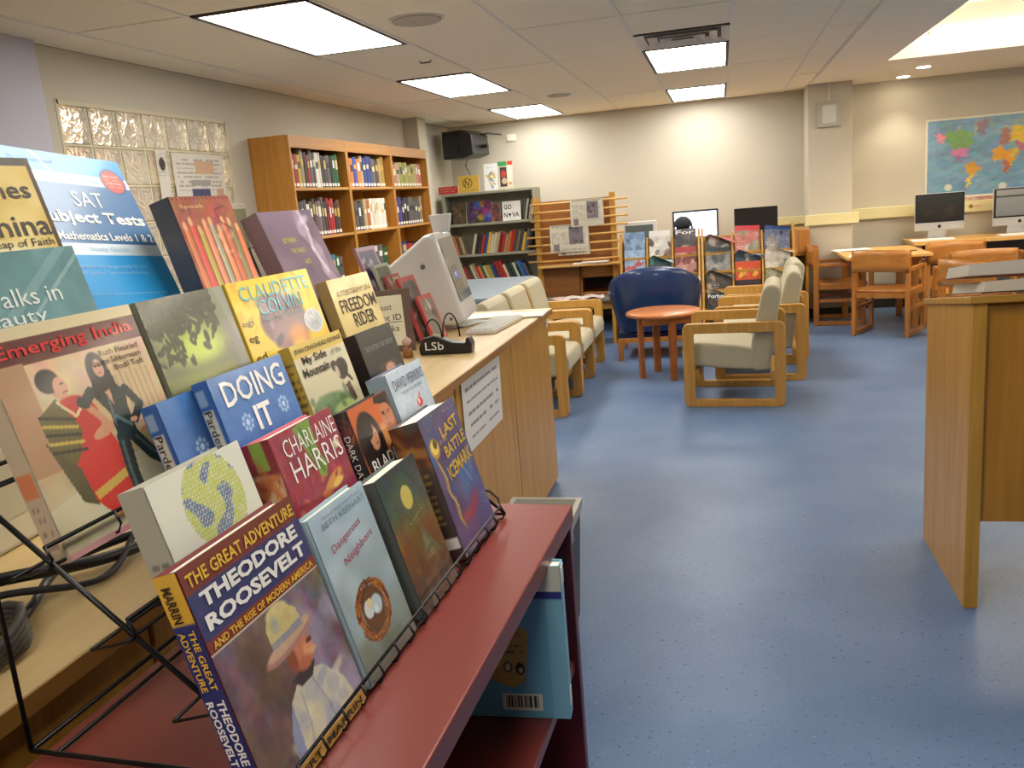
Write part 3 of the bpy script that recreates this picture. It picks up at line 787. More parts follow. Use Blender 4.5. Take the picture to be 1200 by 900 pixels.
# world map
mw, mh = 1.95, .80
c = Canvas(mw, mh, .008, (118, 158, 184))
c.noise(.02, 10)
c.blots(20, [(170, 178, 176), (140, 160, 160)], .02, .06, 0, .82, 1, 1, .6)
sx = .62   # the visible part is 1.05 m of 1.95
X0_, Y0_ = c.X.copy(), c.Y.copy()
c.X = X0_ + .006 * np.sin(Y0_ * 70) + .005 * np.sin(Y0_ * 160 + X0_ * 110); c.Y = Y0_ + .014 * np.sin(X0_ * 95 + 1) + .010 * np.sin(X0_ * 190 + Y0_ * 60)
P = lambda pts, col: c.poly([(x * .545, y) for x, y in pts], col)
P([(.07, .80), (.12, .84), (.17, .80), (.15, .72), (.08, .73), (.10, .70)], (220, 130, 150))
P([(.15, .82), (.22, .86), (.40, .84), (.42, .68), (.38, .60), (.24, .62), (.18, .68)], (120, 160, 90))
P([(.22, .62), (.38, .61), (.36, .52), (.30, .50), (.22, .56)], (206, 120, 170))
P([(.24, .54), (.28, .52), (.34, .42), (.31, .43)], (150, 110, 160))
P([(.44, .92), (.50, .98), (.56, .95), (.54, .84), (.49, .76), (.46, .84)], (146, 120, 130))
P([(.35, .42), (.42, .43), (.50, .36), (.44, .24), (.40, .26), (.36, .34)], (218, 156, 50))
P([(.38, .26), (.43, .26), (.40, .16), (.38, .10), (.365, .16)], (226, 196, 60))
P([(.60, .58), (.66, .60), (.70, .56), (.80, .56), (.84, .50), (.78, .36), (.74, .26), (.70, .30), (.69, .42), (.60, .44)], (224, 160, 40))
P([(.69, .44), (.76, .42), (.76, .30), (.71, .26)], (176, 110, 90))
P([(.76, .52), (.84, .56), (.80, .42), (.76, .44)], (206, 190, 70))
P([(.66, .60), (.68, .82), (.74, .84), (.76, .66), (.70, .62)], (170, 116, 96))
P([(.75, .66), (.77, .84), (.96, .88), (1.05, .98), (1.5, .96), (1.6, .80), (1.4, .68), (1.0, .64)], (222, 186, 40))
P([(.78, .64), (1.0, .64), (1.3, .62), (1.32, .48), (1.2, .46), (1.1, .36), (1.0, .5), (.84, .55)], (186, 112, 120))
P([(1.35, .3), (1.5, .34), (1.55, .2), (1.4, .16)], (224, 130, 80))
c.X, c.Y = X0_, Y0_; c.noise(.025, 40, False)
for a, b in ((.2, .12), (.7, .09)):
    c.ell(a * .545, b, .022, .05, (206, 206, 190), 0, .2)
t = thing('world_map', 'laminated coloured world map poster on the far wall', 'map', (2.17, YB - .012, 1.18))
MB().box(-.02, 0, -.02, mw + .02, .010, mh + .02).build('backing', mat('map_border', rgb(226, 222, 206), .6), t)
c.obj('map_print', t, Matrix.Translation((0, -.001, 0)) @ Matrix.Rotation(PI / 2, 4, 'X'))
c = Canvas(.9, .10, .008, (196, 150, 130)); c.scribble(.0, .0, 1, 1, 6, (120, 70, 80), .6, .7); c.scribble(.0, .0, 1, 1, 4, (220, 210, 180), .6, .5)
t = thing('flag_strip', 'narrow strip of tiny coloured flags below the world map', 'poster', (2.33, YB - .008, 1.12))
MB().box(0, 0, 0, .9, .006, .10).build('backing', WHITE, t)
c.obj('print', t, Matrix.Translation((0, -.001, 0)) @ Matrix.Rotation(PI / 2, 4, 'X'))

# desks behind the magazine racks with monitors
t = thing('computer_desk', 'oak computer desk behind the magazine racks', 'desk', (-.1, 9.85, 0))
MB().box(-.95, -.35, .71, .98, .4, .745).build('desk_top', OAKX, t, bevel=.004)
MB().box(-.95, .3, .1, .98, .32, .71).build('back_panel', mat('charcoal_panel', rgb(92, 90, 88), .7), t)
for x in (-.95, .94): MB().box(x, -.35, 0, x + .03, .4, .71).build('leg_panel', OAK, t)
MB().box(.86, -.37, .745, .98, .35, .98).build('end_panel', CHAIRW, t, bevel=.004)
def monitor(label, x, y, rz, w_, h_, z0, canv, shell=BLACKP, glow=0):
    t = thing('computer_monitor', label, 'monitor', (x, y, .7455), rz)
    zb = z0 - .7455
    MB().box(-w_ / 2, 0, zb, w_ / 2, .045, zb + h_).build('case', shell, t, bevel=.006)
    if glow:
        MB().box(-w_ / 2 + .02, -.003, zb + .02, w_ / 2 - .02, .001, zb + h_ - .02).build('screen', emis('lit_screen', rgb(196, 222, 240), glow), t)
    else:
        canv.obj('screen', t, Matrix.Translation((-w_ / 2 + .02, -.002, zb + .02)) @ Matrix.Rotation(PI / 2, 4, 'X'))
    MB().box(-.03, .045, .01, .03, .07, zb + .1).box(-.12, -.03, 0, .12, .14, .012).build('stand', shell, t)
    return t
monitor('lit computer monitor showing a pale blue page, behind the capped reader', -.29, 9.88, .04, .50, .31, .945, None, glow=1.6)
c = Canvas(.44, .26, .02, (20, 20, 22))
monitor('dark black monitor behind the right magazine rack', .36, 9.88, .06, .46, .28, .955, c)
c = Canvas(.30, .26, .02, (96, 108, 106))
monitor('white framed monitor with a grey green screen behind the left magazine rack', -.87, 9.5, .05, .36, .32, .87, c, WHITEP)

# seated person in a dark cap at the lit monitor
def person():
    t = thing('person', 'person in a dark cap and dark top sitting at the lit monitor, seen from behind', 'person', (-.40, 9.20, 0))
    V = [((0, -.02, .50), .15), ((0, -.03, .66), .135), ((0, -.02, .82), .15), ((0, 0, .95), .12), ((0, .01, 1.01), .055), ((0, .025, 1.06), .062), ((0, .03, 1.12), .086), ((0, .03, 1.17), .070),
         ((-.17, 0, .93), .058), ((-.22, .03, .70), .045), ((-.14, .25, .755), .036), ((-.11, .31, .765), .028),
         ((.17, 0, .93), .058), ((.22, .03, .70), .045), ((.14, .25, .755), .036), ((.11, .31, .765), .028),
         ((-.10, .05, .50), .095), ((-.11, .36, .50), .070), ((-.11, .38, .12), .048), ((-.11, .50, .05), .036),
         ((.10, .05, .50), .095), ((.11, .36, .50), .070), ((.11, .38, .12), .048), ((.11, .50, .05), .036)]
    E_ = [(0, 1), (1, 2), (2, 3), (3, 4), (4, 5), (5, 6), (6, 7), (3, 8), (8, 9), (9, 10), (10, 11), (3, 12), (12, 13), (13, 14), (14, 15), (0, 16), (16, 17), (17, 18), (18, 19), (0, 20), (20, 21), (21, 22), (22, 23)]
    me = bpy.data.meshes.new('body'); me.from_pydata([v[0] for v in V], E_, [])
    o = bpy.data.objects.new('body', me); COL.objects.link(o); o.parent = t
    me.materials.append(mat('dark_top', rgb(40, 40, 52), .85))
    sk = o.modifiers.new('skin', 'SKIN')
    for i, v in enumerate(V): me.skin_vertices[0].data[i].radius = (v[1], v[1])
    me.skin_vertices[0].data[0].use_root = True
    o.modifiers.new('sub', 'SUBSURF').render_levels = 2
    def dome(u, v):
        a = 2 * PI * u; e = v * PI / 2
        return (.098 * math.cos(a) * math.cos(e), .028 + .108 * math.sin(a) * math.cos(e), 1.115 + .105 * math.sin(e))
    MB().grid(dome, 24, 8, closed_u=True).build('cap', mat('cap_cloth', rgb(26, 28, 36), .8), t)
    for s in (-1, 1):
        MB().grid(lambda u, v: (s * .092 + .012 * math.cos(2 * PI * u) * math.sin(PI * v), .03 + .018 * math.sin(2 * PI * u) * math.sin(PI * v), 1.07 + .06 * v), 10, 6, closed_u=True).build('ear', mat('skin_tone', rgb(150, 104, 78), .5), t)
        for f in range(5):
            bx = s * .11 + (f - 2) * .017; L = (.05, .062, .068, .062, .05)[f]
            if f == (4 if s < 0 else 0):
                MB().tube([(s * .11 - s * .03, .315, .772), (s * .11 - s * .052, .335, .766), (s * .11 - s * .056, .355, .758)], .009, 8).build('finger', mat('skin_tone', rgb(150, 104, 78), .5), t)
            else:
                MB().tube([(bx, .325, .775), (bx, .325 + L * .5, .780), (bx, .325 + L, .762)], .0085, 8).build('finger', mat('skin_tone', rgb(150, 104, 78), .5), t)
    return t
person()
t = thing('office_chair', 'low dark chair under the person at the lit monitor', 'chair', (-.40, 9.30, 0))
MB().box(-.22, -.2, .30, .22, .24, .36).build('seat', mat('dark_top', rgb(40, 40, 52), .85), t, bevel=.02)
MB().cyl((0, 0, .05), .025, .26, 12).build('column', BLACKP, t)
for k in range(5):
    a = 2 * PI * k / 5; MB().tube([(0, 0, .07), (.13 * math.cos(a), .13 * math.sin(a), .05), (.25 * math.cos(a), .25 * math.sin(a), .02)], .016).build('leg', BLACKP, t)

# magazine racks -----------------------------------------------------
def magrack(x0, x1, label, ncol):
    w_ = x1 - x0
    t = thing('magazine_rack', label, 'rack', ((x0 + x1) / 2, 8.95, 0))
    for s in (-1, 1):
        a, b = s * w_ / 2, s * (w_ / 2 - .022)
        MB().prism([(-.26, 0), (.14, 0), (.14, 1.09), (.06, 1.09), (-.26, .16)], min(a, b), max(a, b), 'x').build('side_panel', OAK, t, bevel=.002)
    MB().box(-w_ / 2 + .022, .12, .08, w_ / 2 - .022, .14, 1.0).build('back_panel', OAKX, t)
    for k in range(1, ncol):
        xx = -w_ / 2 + .022 + (w_ - .044) * k / ncol
        MB().prism([(-.20, .20), (.12, .20), (.12, 1.03), (.06, 1.03)], xx - .009, xx + .009, 'x').build('divider', OAK, t)
    for r in range(5):
        y = -.205 + r * .058; z = .11 + r * .18
        MB().box(-w_ / 2 + .022, y, z - .012, w_ / 2 - .022, y + .062, z).build('pocket_shelf', OAKX, t)
        MB().box(-w_ / 2 + .022, y - .010, z - .012, w_ / 2 - .022, y, z + .010).build('pocket_lip', OAKX, t)
    MB().box(-w_ / 2 + .022, -.22, .02, w_ / 2 - .022, .12, .04).build('bottom_shelf', OAKX, t)
    return t
RA = magrack(-1.04, -.225, 'left oak magazine rack behind the blue leather chair', 3)
RB = magrack(-.215, .69, 'right oak magazine rack behind the cream armchairs', 3)
def magazine(x, y, z, w_, h_, cols, label, droop=0.0, title=None, tcol=None, top=None, lean=.25):
    t = thing('magazine', label, 'magazine', (x, y, z), 0, 'magazines in the oak racks')
    c = Canvas(w_, h_, .006, cols[0]); c.blots(9, cols, .08, .3, 0, 0, 1, .8, .85, .3); c.noise(.04, 6)
    c.scribble(.08, .08, .5, .3, 3, (230, 226, 215), .6)
    if top is not None: c.rect(0, .78, 1, 1, top)
    def fn(X, Y, off=0.0):
        b = np.clip(Y - .45, 0, 1) / .55
        zz = Y * h_ * math.cos(lean) - droop * h_ * .62 * b ** 2 * (.4 + .6 * X)
        yy = Y * h_ * math.sin(lean) - droop * .16 * b ** 1.5 * (.3 + .7 * X) + off
        xx = (X - .5) * w_ + droop * .05 * b ** 2
        return np.stack([xx, yy, zz], -1)
    c.obj('front_cover', t, None, PRINT, lambda X, Y: fn(X, Y, -.003))
    Canvas(w_, h_, .03, (214, 208, 192)).obj('pages', t, None, PAPERP, lambda X, Y: fn(X * .97 + .015, Y * .985, 0.0))
    Canvas(w_, h_, .03, cols[-1]).obj('back_cover', t, None, PRINT, lambda X, Y: fn(X, Y * .995, .004))
    if title:
        R = Matrix.Rotation(PI / 2 - lean, 4, 'X')
        text(title, t, Matrix.Translation((-w_ * .44, .80 * h_ * math.sin(lean) - .006, .80 * h_ * math.cos(lean))) @ R, w_ * .86, h_ * .15, tcol or WHITE, .02)
    return t
RED_INK = plain(190, 30, 40)
def pocket(rack, c, r, ncol=3, x0=None, x1=None):
    w_ = (x1 - x0); cx = x0 + w_ * (c + .5) / ncol
    return cx, 8.95 - .205 + r * .058 + .012, .11 + r * .18 + .001
MG = [(0, 0, 4, [(120, 150, 190), (150, 180, 210), (90, 120, 160)], 0, None, None, None, 'pale blue sky magazine'),
      (0, 0, 3, [(150, 180, 216), (170, 196, 224), (190, 60, 60)], 0, None, None, None, 'light blue magazine with small red figures'),
      (0, 0, 2, [(70, 66, 60), (120, 40, 40), (190, 186, 176)], .9, None, None, (150, 40, 40), 'drooping dark magazine with a red masthead'),
      (0, 1, 4, [(214, 210, 206), (60, 56, 60), (120, 90, 80)], 0, None, None, (230, 228, 224), 'white magazine with small dark portraits'),
      (0, 1, 3, [(50, 80, 86), (36, 60, 66), (90, 140, 130)], .9, None, None, None, 'drooping dark teal magazine'),
      (0, 1, 2, [(40, 46, 34), (150, 160, 110), (20, 22, 20)], .8, None, None, None, 'dark green magazine bending forward'),
      (0, 2, 4, [(48, 44, 46), (170, 130, 110), (90, 70, 60)], 0, 'For', WHITE, (44, 40, 44), 'black magazine with the white letters For'),
      (0, 2, 3, [(196, 140, 130), (216, 180, 160), (120, 60, 60)], 0, None, None, (176, 50, 60), 'magazine with a smiling face and pinkish red top'),
      (0, 2, 2, [(180, 176, 160), (120, 130, 110), (60, 60, 56)], .9, None, None, None, 'pale magazine flopping forward'),
      (1, 0, 4, [(70, 56, 52), (170, 120, 100), (190, 186, 176)], 1.0, None, None, (150, 50, 40), 'flopped brown magazine with a red top edge'),
      (1, 0, 3, [(150, 150, 146), (96, 100, 100), (70, 76, 80)], .2, None, None, (70, 80, 80), 'grey magazine with a pale face'),
      (1, 0, 2, [(80, 74, 66), (190, 160, 140), (60, 60, 60)], .9, None, None, None, 'dark magazine with a child portrait, curling over'),
      (1, 0, 1, [(206, 200, 186), (160, 150, 130), (120, 70, 70)], .9, None, None, None, 'cream paged magazine flopping over'),
      (1, 1, 4, [(196, 120, 110), (216, 200, 186), (150, 150, 130)], .1, None, None, (206, 60, 70), 'magazine with large red and white masthead'),
      (1, 1, 3, [(60, 74, 90), (110, 130, 150), (190, 180, 160)], .9, None, None, None, 'slate blue magazine bending forward'),
      (1, 1, 2, [(210, 80, 40), (226, 190, 60), (190, 60, 40)], 0, None, None, (216, 84, 40), 'orange magazine with yellow figures'),
      (1, 1, 1, [(120, 30, 34), (60, 30, 34), (216, 206, 190)], 0, None, None, (46, 30, 34), 'dark red magazine with small photo squares on top'),
      (1, 2, 4, [(110, 120, 150), (150, 140, 130), (60, 66, 86)], .3, None, None, (50, 76, 140), 'blue topped magazine at the right end'),
      (1, 2, 3, [(216, 210, 196), (190, 184, 170), (120, 120, 110)], .7, None, None, None, 'cream magazine curling at the right end'),
      (1, 2, 2, [(170, 160, 120), (120, 110, 80), (206, 200, 180)], 1.0, None, None, None, 'yellowish magazine flopping low at the right end'),
      (1, 2, 1, [(120, 116, 90), (60, 56, 50), (196, 190, 170)], 1.0, None, None, None, 'dark magazine drooping in the lowest visible right pocket')]
RX = [(-1.02, -.245), (-.195, .67)]
RN = ['bottom', 'low', 'middle', 'upper', 'top']
CNm = ['left', 'centre', 'right']
for (k, ci, r, cols, dr, ti, tcol, top, l) in MG:
    cx, y, z = pocket(None, ci, r, 3, *RX[k])
    wd = .215 if k == 0 else .245
    magazine(cx, y, z, wd, .275, cols, '%s, %s pocket, %s column, %s rack' % (l, RN[r], CNm[ci], ['left', 'right'][k]), dr, ti, tcol, top)
cx, y, z = pocket(None, 0, 0, 3, *RX[1])
magazine(cx - .02, y, z + .18 - .10, .2, .27, [(40, 40, 44), (150, 120, 100), (90, 70, 60)], 'black business magazine, lowest visible pocket, left column, right rack', 0, 'Forbes', WHITE, (36, 36, 40)).location.y -= .01
magazine(cx + .14, y + .012, z + .18 - .10, .2, .27, [(70, 66, 60), (160, 130, 110), (40, 40, 44)], 'grey magazine tucked beside the black business magazine in the right rack', 0, None, None, (60, 56, 56))

# low bench with newspapers, left of blue chair
t = thing('low_bench', 'low dark-topped bench with oak sides behind the left armchairs', 'bench', (-1.45, 8.86, 0))
MB().box(-.45, -.22, .44, .38, .22, .465).build('bench_top', mat('slate_top', rgb(96, 92, 84), .5), t, bevel=.003)
for x in (-.43, .33): MB().box(x, -.2, 0, x + .03, .2, .44).build('side_panel', OAK, t)
MB().box(-.40, -.16, .36, .33, -.14, .44).build('apron', OAKX, t)
t = thing('newspaper', 'crumpled newspaper pages lying open on the low dark bench', 'newspaper', (-1.42, 8.80, .4655), .2)
c = Canvas(.4, .26, .008, (206, 196, 188)); c.scribble(.05, .05, .95, .95, 14, (120, 100, 104), .6); c.blots(5, [(180, 120, 130), (140, 130, 140)], .06, .14)
c.obj('pages', t, None, PAPERP, lambda X, Y: np.stack([(X - .5) * .42, (Y - .5) * .28, .004 + .022 * np.abs(np.sin(X * 7)) * np.cos(Y * 3) ** 2], -1))
t = thing('newspaper', 'folded newspaper with a pinkish page at the left end of the low bench', 'newspaper', (-1.68, 8.80, .4655), -.3)
c = Canvas(.24, .2, .008, (196, 170, 160)); c.scribble(.05, .05, .95, .95, 10, (120, 90, 94), .6)
c.obj('pages', t, None, PAPERP, lambda X, Y: np.stack([(X - .5) * .24, (Y - .5) * .2, .006 + .010 * np.sin(X * 5)], -1))

# round table -------------------------------------------------------
t = thing('round_table', 'low round cherry wood table between the armchairs', 'table', (-.49, 7.02, 0), .25)
pr = [(.0, .55), (.285, .55), (.302, .543), (.306, .53), (.30, .518), (.285, .514), (0, .514)]
MB().grid(lambda u, v: (lambda p: (p[0] * math.cos(2 * PI * u), p[0] * math.sin(2 * PI * u), p[1]))(pr[round(v * 6)]), 56, 6, closed_u=True).build('table_top', CHERRY, t)
MB().box(-.19, -.19, .455, .19, .19, .513).build('apron', CHERRY, t, bevel=.004)
for k in range(4):
    a = k * PI / 2 + .15
    x, y = .2 * math.cos(a), .2 * math.sin(a)
    MB().box(-.028, -.02, 0, .028, .02, .513, M=Matrix.Translation((x, y, 0)) @ Matrix.Rotation(a + PI / 2, 4, 'Z')).build('leg', wood('cherry_z', rgb(164, 92, 40), rgb(184, 110, 52), .35, 'Z'), t, bevel=.003)

# lounge armchairs ---------------------------------------------------
FR = wood('armchair_oak', rgb(184, 134, 56), rgb(204, 154, 76), .35)
FRX = wood('armchair_oak_x', rgb(184, 134, 56), rgb(204, 154, 76), .35, 'X')
def roundrect(x0, z0, x1, z1, r, n=5):
    o = []
    for cx, cz, a0 in ((x1 - r, z0 + r, -PI / 2), (x1 - r, z1 - r, 0), (x0 + r, z1 - r, PI / 2), (x0 + r, z0 + r, PI)):
        for k in range(n + 1):
            a = a0 + PI / 2 * k / n; o.append((cx + r * math.cos(a), cz + r * math.sin(a)))
    return o
def side_frame(y0, y1):
    """closed loop frame board in the xz plane, x -.34..+.34; front is +x"""
    out = roundrect(-.34, 0, .34, .59, .045); inn = roundrect(-.27, .052, .265, .52, .012)
    m = MB(); n = len(out)
    for y in (y0, y1):
        m.v += [(p[0], y, p[1]) for p in out] + [(p[0], y, p[1]) for p in inn]
    N2 = 2 * n
    for i in range(n):
        j = (i + 1) % n
        m.f += [(i, j, n + j, n + i), (N2 + i, N2 + n + i, N2 + n + j, N2 + j), (i, N2 + i, N2 + j, j), (n + i, n + j, N2 + n + j, N2 + n + i)]
        m.m += [0] * 4; m.sm += [False] * 4
    return m
def armchair(label, x, y, rz, group):
    """faces local +x"""
    t = thing('lounge_armchair', label, 'armchair', (x, y, 0), rz, group)
    side_frame(-.33, -.285).build('arm_frame', FR, t, bevel=.005)
    side_frame(.285, .33).build('arm_frame', FR, t, bevel=.005)
    MB().box(.24, -.285, .20, .27, .285, .26).build('cross_rail', FR, t, bevel=.003)
    MB().box(-.27, -.285, .18, -.24, .285, .24).build('cross_rail', FR, t, bevel=.003)
    seat = [(.35, .33), (.355, .40), (.33, .44), (.25, .452), (.0, .43), (-.16, .405), (-.16, .25), (.0, .255), (.28, .285), (.33, .30)]
    MB().prism(seat, -.278, .278, 'y', smooth=False).build('seat_cushion', CREAM, t, bevel=.022, seg=4)
    back = [(-.10, .28), (-.12, .45), (-.165, .66), (-.20, .79), (-.225, .825), (-.265, .835), (-.305, .815), (-.32, .77), (-.285, .55), (-.255, .36), (-.24, .25), (-.14, .24)]
    MB().prism(back, -.280, .280, 'y').build('back_cushion', CREAM, t, bevel=.03, seg=4)
    return t
ac = armchair('cream armchair with oak loop arms, nearest of the three on the right', .07, 6.25, math.radians(180 - 4), 'cream armchairs on the right')
copy_thing(ac, 'cream armchair with oak loop arms, middle of the three on the right', (.27, 7.04, 0), math.radians(180 - 3))
copy_thing(ac, 'cream armchair with oak loop arms, farthest of the three on the right', (.34, 7.78, 0), math.radians(180))
AX = -1.42
for y, l in ((6.05, 'cream oak-armed armchair, nearest of the three on the left'), (6.715, 'cream armchair with oak loop arms, middle of the three on the left'), (7.38, 'cream oak-armed armchair, farthest of the three on the left')):
    c_ = copy_thing(ac, l, (AX, y, 0), 0); c_['group'] = 'cream armchairs on the left'
    if y > 7.3: MB().prism([(-.13, .30), (-.15, .45), (-.175, .62), (-.21, .77), (-.235, .795), (-.262, .80), (-.290, .785), (-.30, .76), (-.27, .55), (-.24, .36)], -.300, -.283, 'y').build('side_plate', FR, c_, bevel=.003)

# blue leather tub chair ---------------------------------------------
t = thing('tub_chair', 'blue leather tub chair with short wooden legs behind the round table', 'armchair', (-.63, 8.06, 0), math.radians(182))
# horseshoe wall: angle from front-left round the back to front-right
def wallp(u, v):
    a = math.radians(-28 + 236 * u)             # 0 = +x, 90 = back (+y)
    back = max(0, math.sin(a)) ** .8
    top = .63 + .215 * back
    prof = [(.0, .26), (.02, .40), (.03, top - .06), (.012, top - .012), (-.03, top), (-.075, top - .02), (-.095, top - .07), (-.09, .45), (-.085, .30), (-.04, .24)]
    k = v * 9; i = min(int(k), 8); f = k - i
    p = (prof[i][0] * (1 - f) + prof[i + 1][0] * f, prof[i][1] * (1 - f) + prof[i + 1][1] * f)
    flare = (.02 + .13 * (1 - back)) * max(0, (p[1] - .38))
    tp = .90 + .13 * min(1, p[1] / .6); rx, ry = (.365 + p[0]) * tp + flare, (.34 + p[0]) * tp + flare
    return (rx * math.copysign(abs(math.cos(a)) ** .75, math.cos(a)), ry * math.copysign(abs(math.sin(a)) ** .85, math.sin(a)), p[1])
sh = MB().grid(wallp, 40, 18)
def cap_(u0):
    pts = [wallp(u0, k / 18) for k in range(19)]
    o = len(sh.v); sh.v += pts; sh.f.append(tuple(range(o, o + 19))); sh.m.append(0); sh.sm.append(False)
cap_(0); cap_(1)
sh.build('shell', LEATHER, t)
MB().box(-.27, -.36, .22, .27, .24, .46).build('seat_cushion', LEATHER, t, bevel=.05, seg=5)
MB().box(-.34, -.34, .18, .34, .22, .26).build('base_rail', mat('dark_leather', rgb(20, 44, 86), .4), t, bevel=.02, seg=3)
MB().box(-.34, -.36, .165, .34, -.33, .205).build('front_rail', CHAIRW, t)
MB().box(-.34, .30, .165, .34, .33, .205).build('rear_rail', CHAIRW, t)
for x in (-.32, .32):
    for y in (-.33, .31): MB().prism([(x - .026, .18), (x + .026, .18), (x + .018, 0), (x - .018, 0)], y - .02, y + .02, 'y').build('leg', CHAIRW, t, bevel=.003)

# blue-grey topped table and chairs at left behind the counter
t = thing('work_table', 'table with a pale blue grey top behind the counter end', 'table', (-2.35, 7.75, 0))
MB().box(-.45, -.95, .72, .45, .9, .75).build('table_top', mat('pale_blue_laminate', rgb(150, 164, 176), .35), t, bevel=.003)
for x in (-.42, .37):
    for y in (-.9, .82): MB().box(x, y, 0, x + .05, y + .05, .72).build('leg', OAK, t)

# =================================================================== RIGHT FOREGROUND: reading stand
t = thing('reading_stand', 'tall oak dictionary stand with a sloping top at the right edge', 'stand', (.78, 3.02, 0))
prof = [(0, 0), (.63, 0), (.63, .985), (0, 1.072)]
MB().prism(prof, 0, .045, 'x').build('side_panel', OAK, t, bevel=.002)
MB().prism(prof, 1.15, 1.195, 'x').build('side_panel', OAK, t, bevel=.002)
MB().box(.045, .02, .315, 1.15, .045, 1.06).build('front_panel', wood('oak_front', rgb(176, 118, 32), rgb(194, 136, 44), .42), t, bevel=.002)
MB().prism([(-.012, 1.074), (.66, .982), (.66, 1.006), (-.012, 1.098)], -.012, 1.21, 'x').build('sloping_top', OAKX, t, bevel=.003)
MB().box(.045, .59, .94, 1.15, .61, .985).build('rear_rail', OAKX, t)
slope = math.atan2(-.092, .672)
def openbook(x, y, z, w_, d_, th, label, rz, spread=.06, covc=(40, 34, 34)):
    M = Matrix.Translation((x, y, z)) @ Matrix.Rotation(slope, 4, 'X') @ Matrix.Rotation(rz, 4, 'Z')
    t = thing('open_book', label, 'book', M=M)
    MB().box(-w_ - .01, 0, 0, w_ + .01, d_, .004).build('cover', plain(*covc), t, bevel=.001)
    for s in (-1, 1):
        def top(u): return .006 + th * (math.sin(min(1, u * 3.2) * PI / 2) * (1 - .28 * u))
        poly = [(0, .0045)] + [(s * w_ * u, top(u)) for u in (0.02, .08, .15, .3, .5, .75, .97)] + [(s * w_, .0045)]
        MB().prism(poly, .006, d_ - .006, 'y').build('page_block', mat('page_edges', rgb(214, 208, 194), .8, noise=.15, nscale=300), t)
    return t
openbook(1.13, 3.10, 1.0945, .30, .34, .044, 'lower open book with pale page edges on the reading stand', .06)
openbook(1.10, 3.12, 1.1480, .31, .34, .050, 'upper open book stacked on the other on the reading stand', -.03, covc=(120, 62, 34))

# =================================================================== COUNTER
CX = -.915; CT = .95
ct = thing('counter', 'long oak cabinet counter with a pale birch top', 'counter', (-1.35, 2.0, 0))
def L(x, y, z=0): return (x + 1.35, y - 2.0, z)
MB().box(*L(-1.95, -1.4, CT - .032), *L(-.89, 4.42, CT)).build('counter_top', [BIRCH], ct, bevel=.004)
MB().box(*L(-.891, -1.4, CT - .031), *L(-.888, 4.42, CT - .003)).build('front_edge', wood('oak_edge', rgb(150, 100, 42), rgb(176, 124, 60), .4, 'Y'), ct)
MB().box(*L(-1.93, -1.38, .0), *L(-.955, 4.40, CT - .033)).build('cabinet_body', OAK, ct)
MB().box(*L(-.954, -1.37, .01), *L(-.940, 4.39, CT - .034)).build('seam_shade_panel', wood('oak_seam_shade', rgb(96, 62, 26), rgb(110, 74, 34)), ct)  # darker sheet behind the doors; the shade of the seams is in its colour
ys = [4.40, 3.57, 2.74, 1.91, 1.08, .25, -.58, -1.38]
for a, b in zip(ys, ys[1:]):
    MB().box(*L(-.939, b + .006, .02), *L(CX, a - .006, CT - .036)).build('door', OAK, ct, bevel=.002)
MB().box(*L(-.914, 4.33, .86), *L(-.908, 4.36, .89)).build('white_sticker', WHITE, ct)

# paper notice on the counter front
def notice():
    w_, h_ = .52, .27
    c = Canvas(w_, h_, .004, (226, 226, 226))
    for r in range(5):
        c.scribble(.08 + .02 * r, .80 - r * .17, .92, .90 - r * .17, 1, (110, 110, 112), .75, .9)
    t = thing('paper_notice', 'white paper notice with grey writing taped to the counter front', 'notice', (CX + .003, 2.80, .64))
    def fn(X, Y): return np.stack([.002 + .03 * np.clip(X - .75, 0, 1) ** 1.5 * Y * 2, X * w_, Y * h_ + .0 * X], -1)
    c.obj('sheet', t, None, PAPERP, fn)
notice()

# CRT computer (white) ------------------------------------------------
M = Matrix.Translation((-1.155, 3.72, .951)) @ Matrix.Rotation(math.radians(7), 4, 'Z')
t = thing('crt_computer', 'white all-in-one tube computer leaning back on the counter', 'computer', M=M)
lean = math.radians(-15)
Rl = Matrix.Translation((0, 0, .045)) @ Matrix.Rotation(lean, 4, 'Y')
def crt(M_):
    # local: screen faces +x, width along y 0..0.42, height z 0..0.42
    k = MB()
    def ring(x, y0, y1, z0, z1): return [(x, y0, z0), (x, y1, z0), (x, y1, z1), (x, y0, z1)]
    rs = [ring(0, 0, .40, 0, .43), ring(-.05, 0, .40, 0, .43), ring(-.28, .03, .37, .06, .35), ring(-.40, .09, .31, .10, .24)]
    for r in rs: k.v += [tuple(M_ @ Vector(p)) for p in r]
    for i in range(3):
        for j in range(4): k.f.append((i * 4 + j, i * 4 + (j + 1) % 4, (i + 1) * 4 + (j + 1) % 4, (i + 1) * 4 + j))
    k.f += [(0, 3, 2, 1), (12, 13, 14, 15)]; k.m += [0] * 14; k.sm += [False] * 14
    return k
crt(Rl).build('case', WHITEP, t, bevel=.022, seg=4)
MB().box(-.003, .045, .09, .004, .355, .395, M=Rl).build('screen', mat('crt_glass', rgb(78, 76, 74), .08), t, bevel=.01)
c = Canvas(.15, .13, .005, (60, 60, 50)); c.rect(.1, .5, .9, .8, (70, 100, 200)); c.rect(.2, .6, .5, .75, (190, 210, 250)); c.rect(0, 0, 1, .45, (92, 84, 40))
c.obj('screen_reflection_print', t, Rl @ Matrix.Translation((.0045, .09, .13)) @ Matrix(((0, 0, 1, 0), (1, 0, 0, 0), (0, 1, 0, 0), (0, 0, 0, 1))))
MB().cyl((-.10, -.004, .30), .011, .004, 16, axis='y', M=Rl).add([(-.10, -.004, .312), (-.093, -.004, .319), (-.098, -.004, .318)], [(0, 1, 2)], 0, False, Rl).build('logo', plain(120, 116, 116), t)
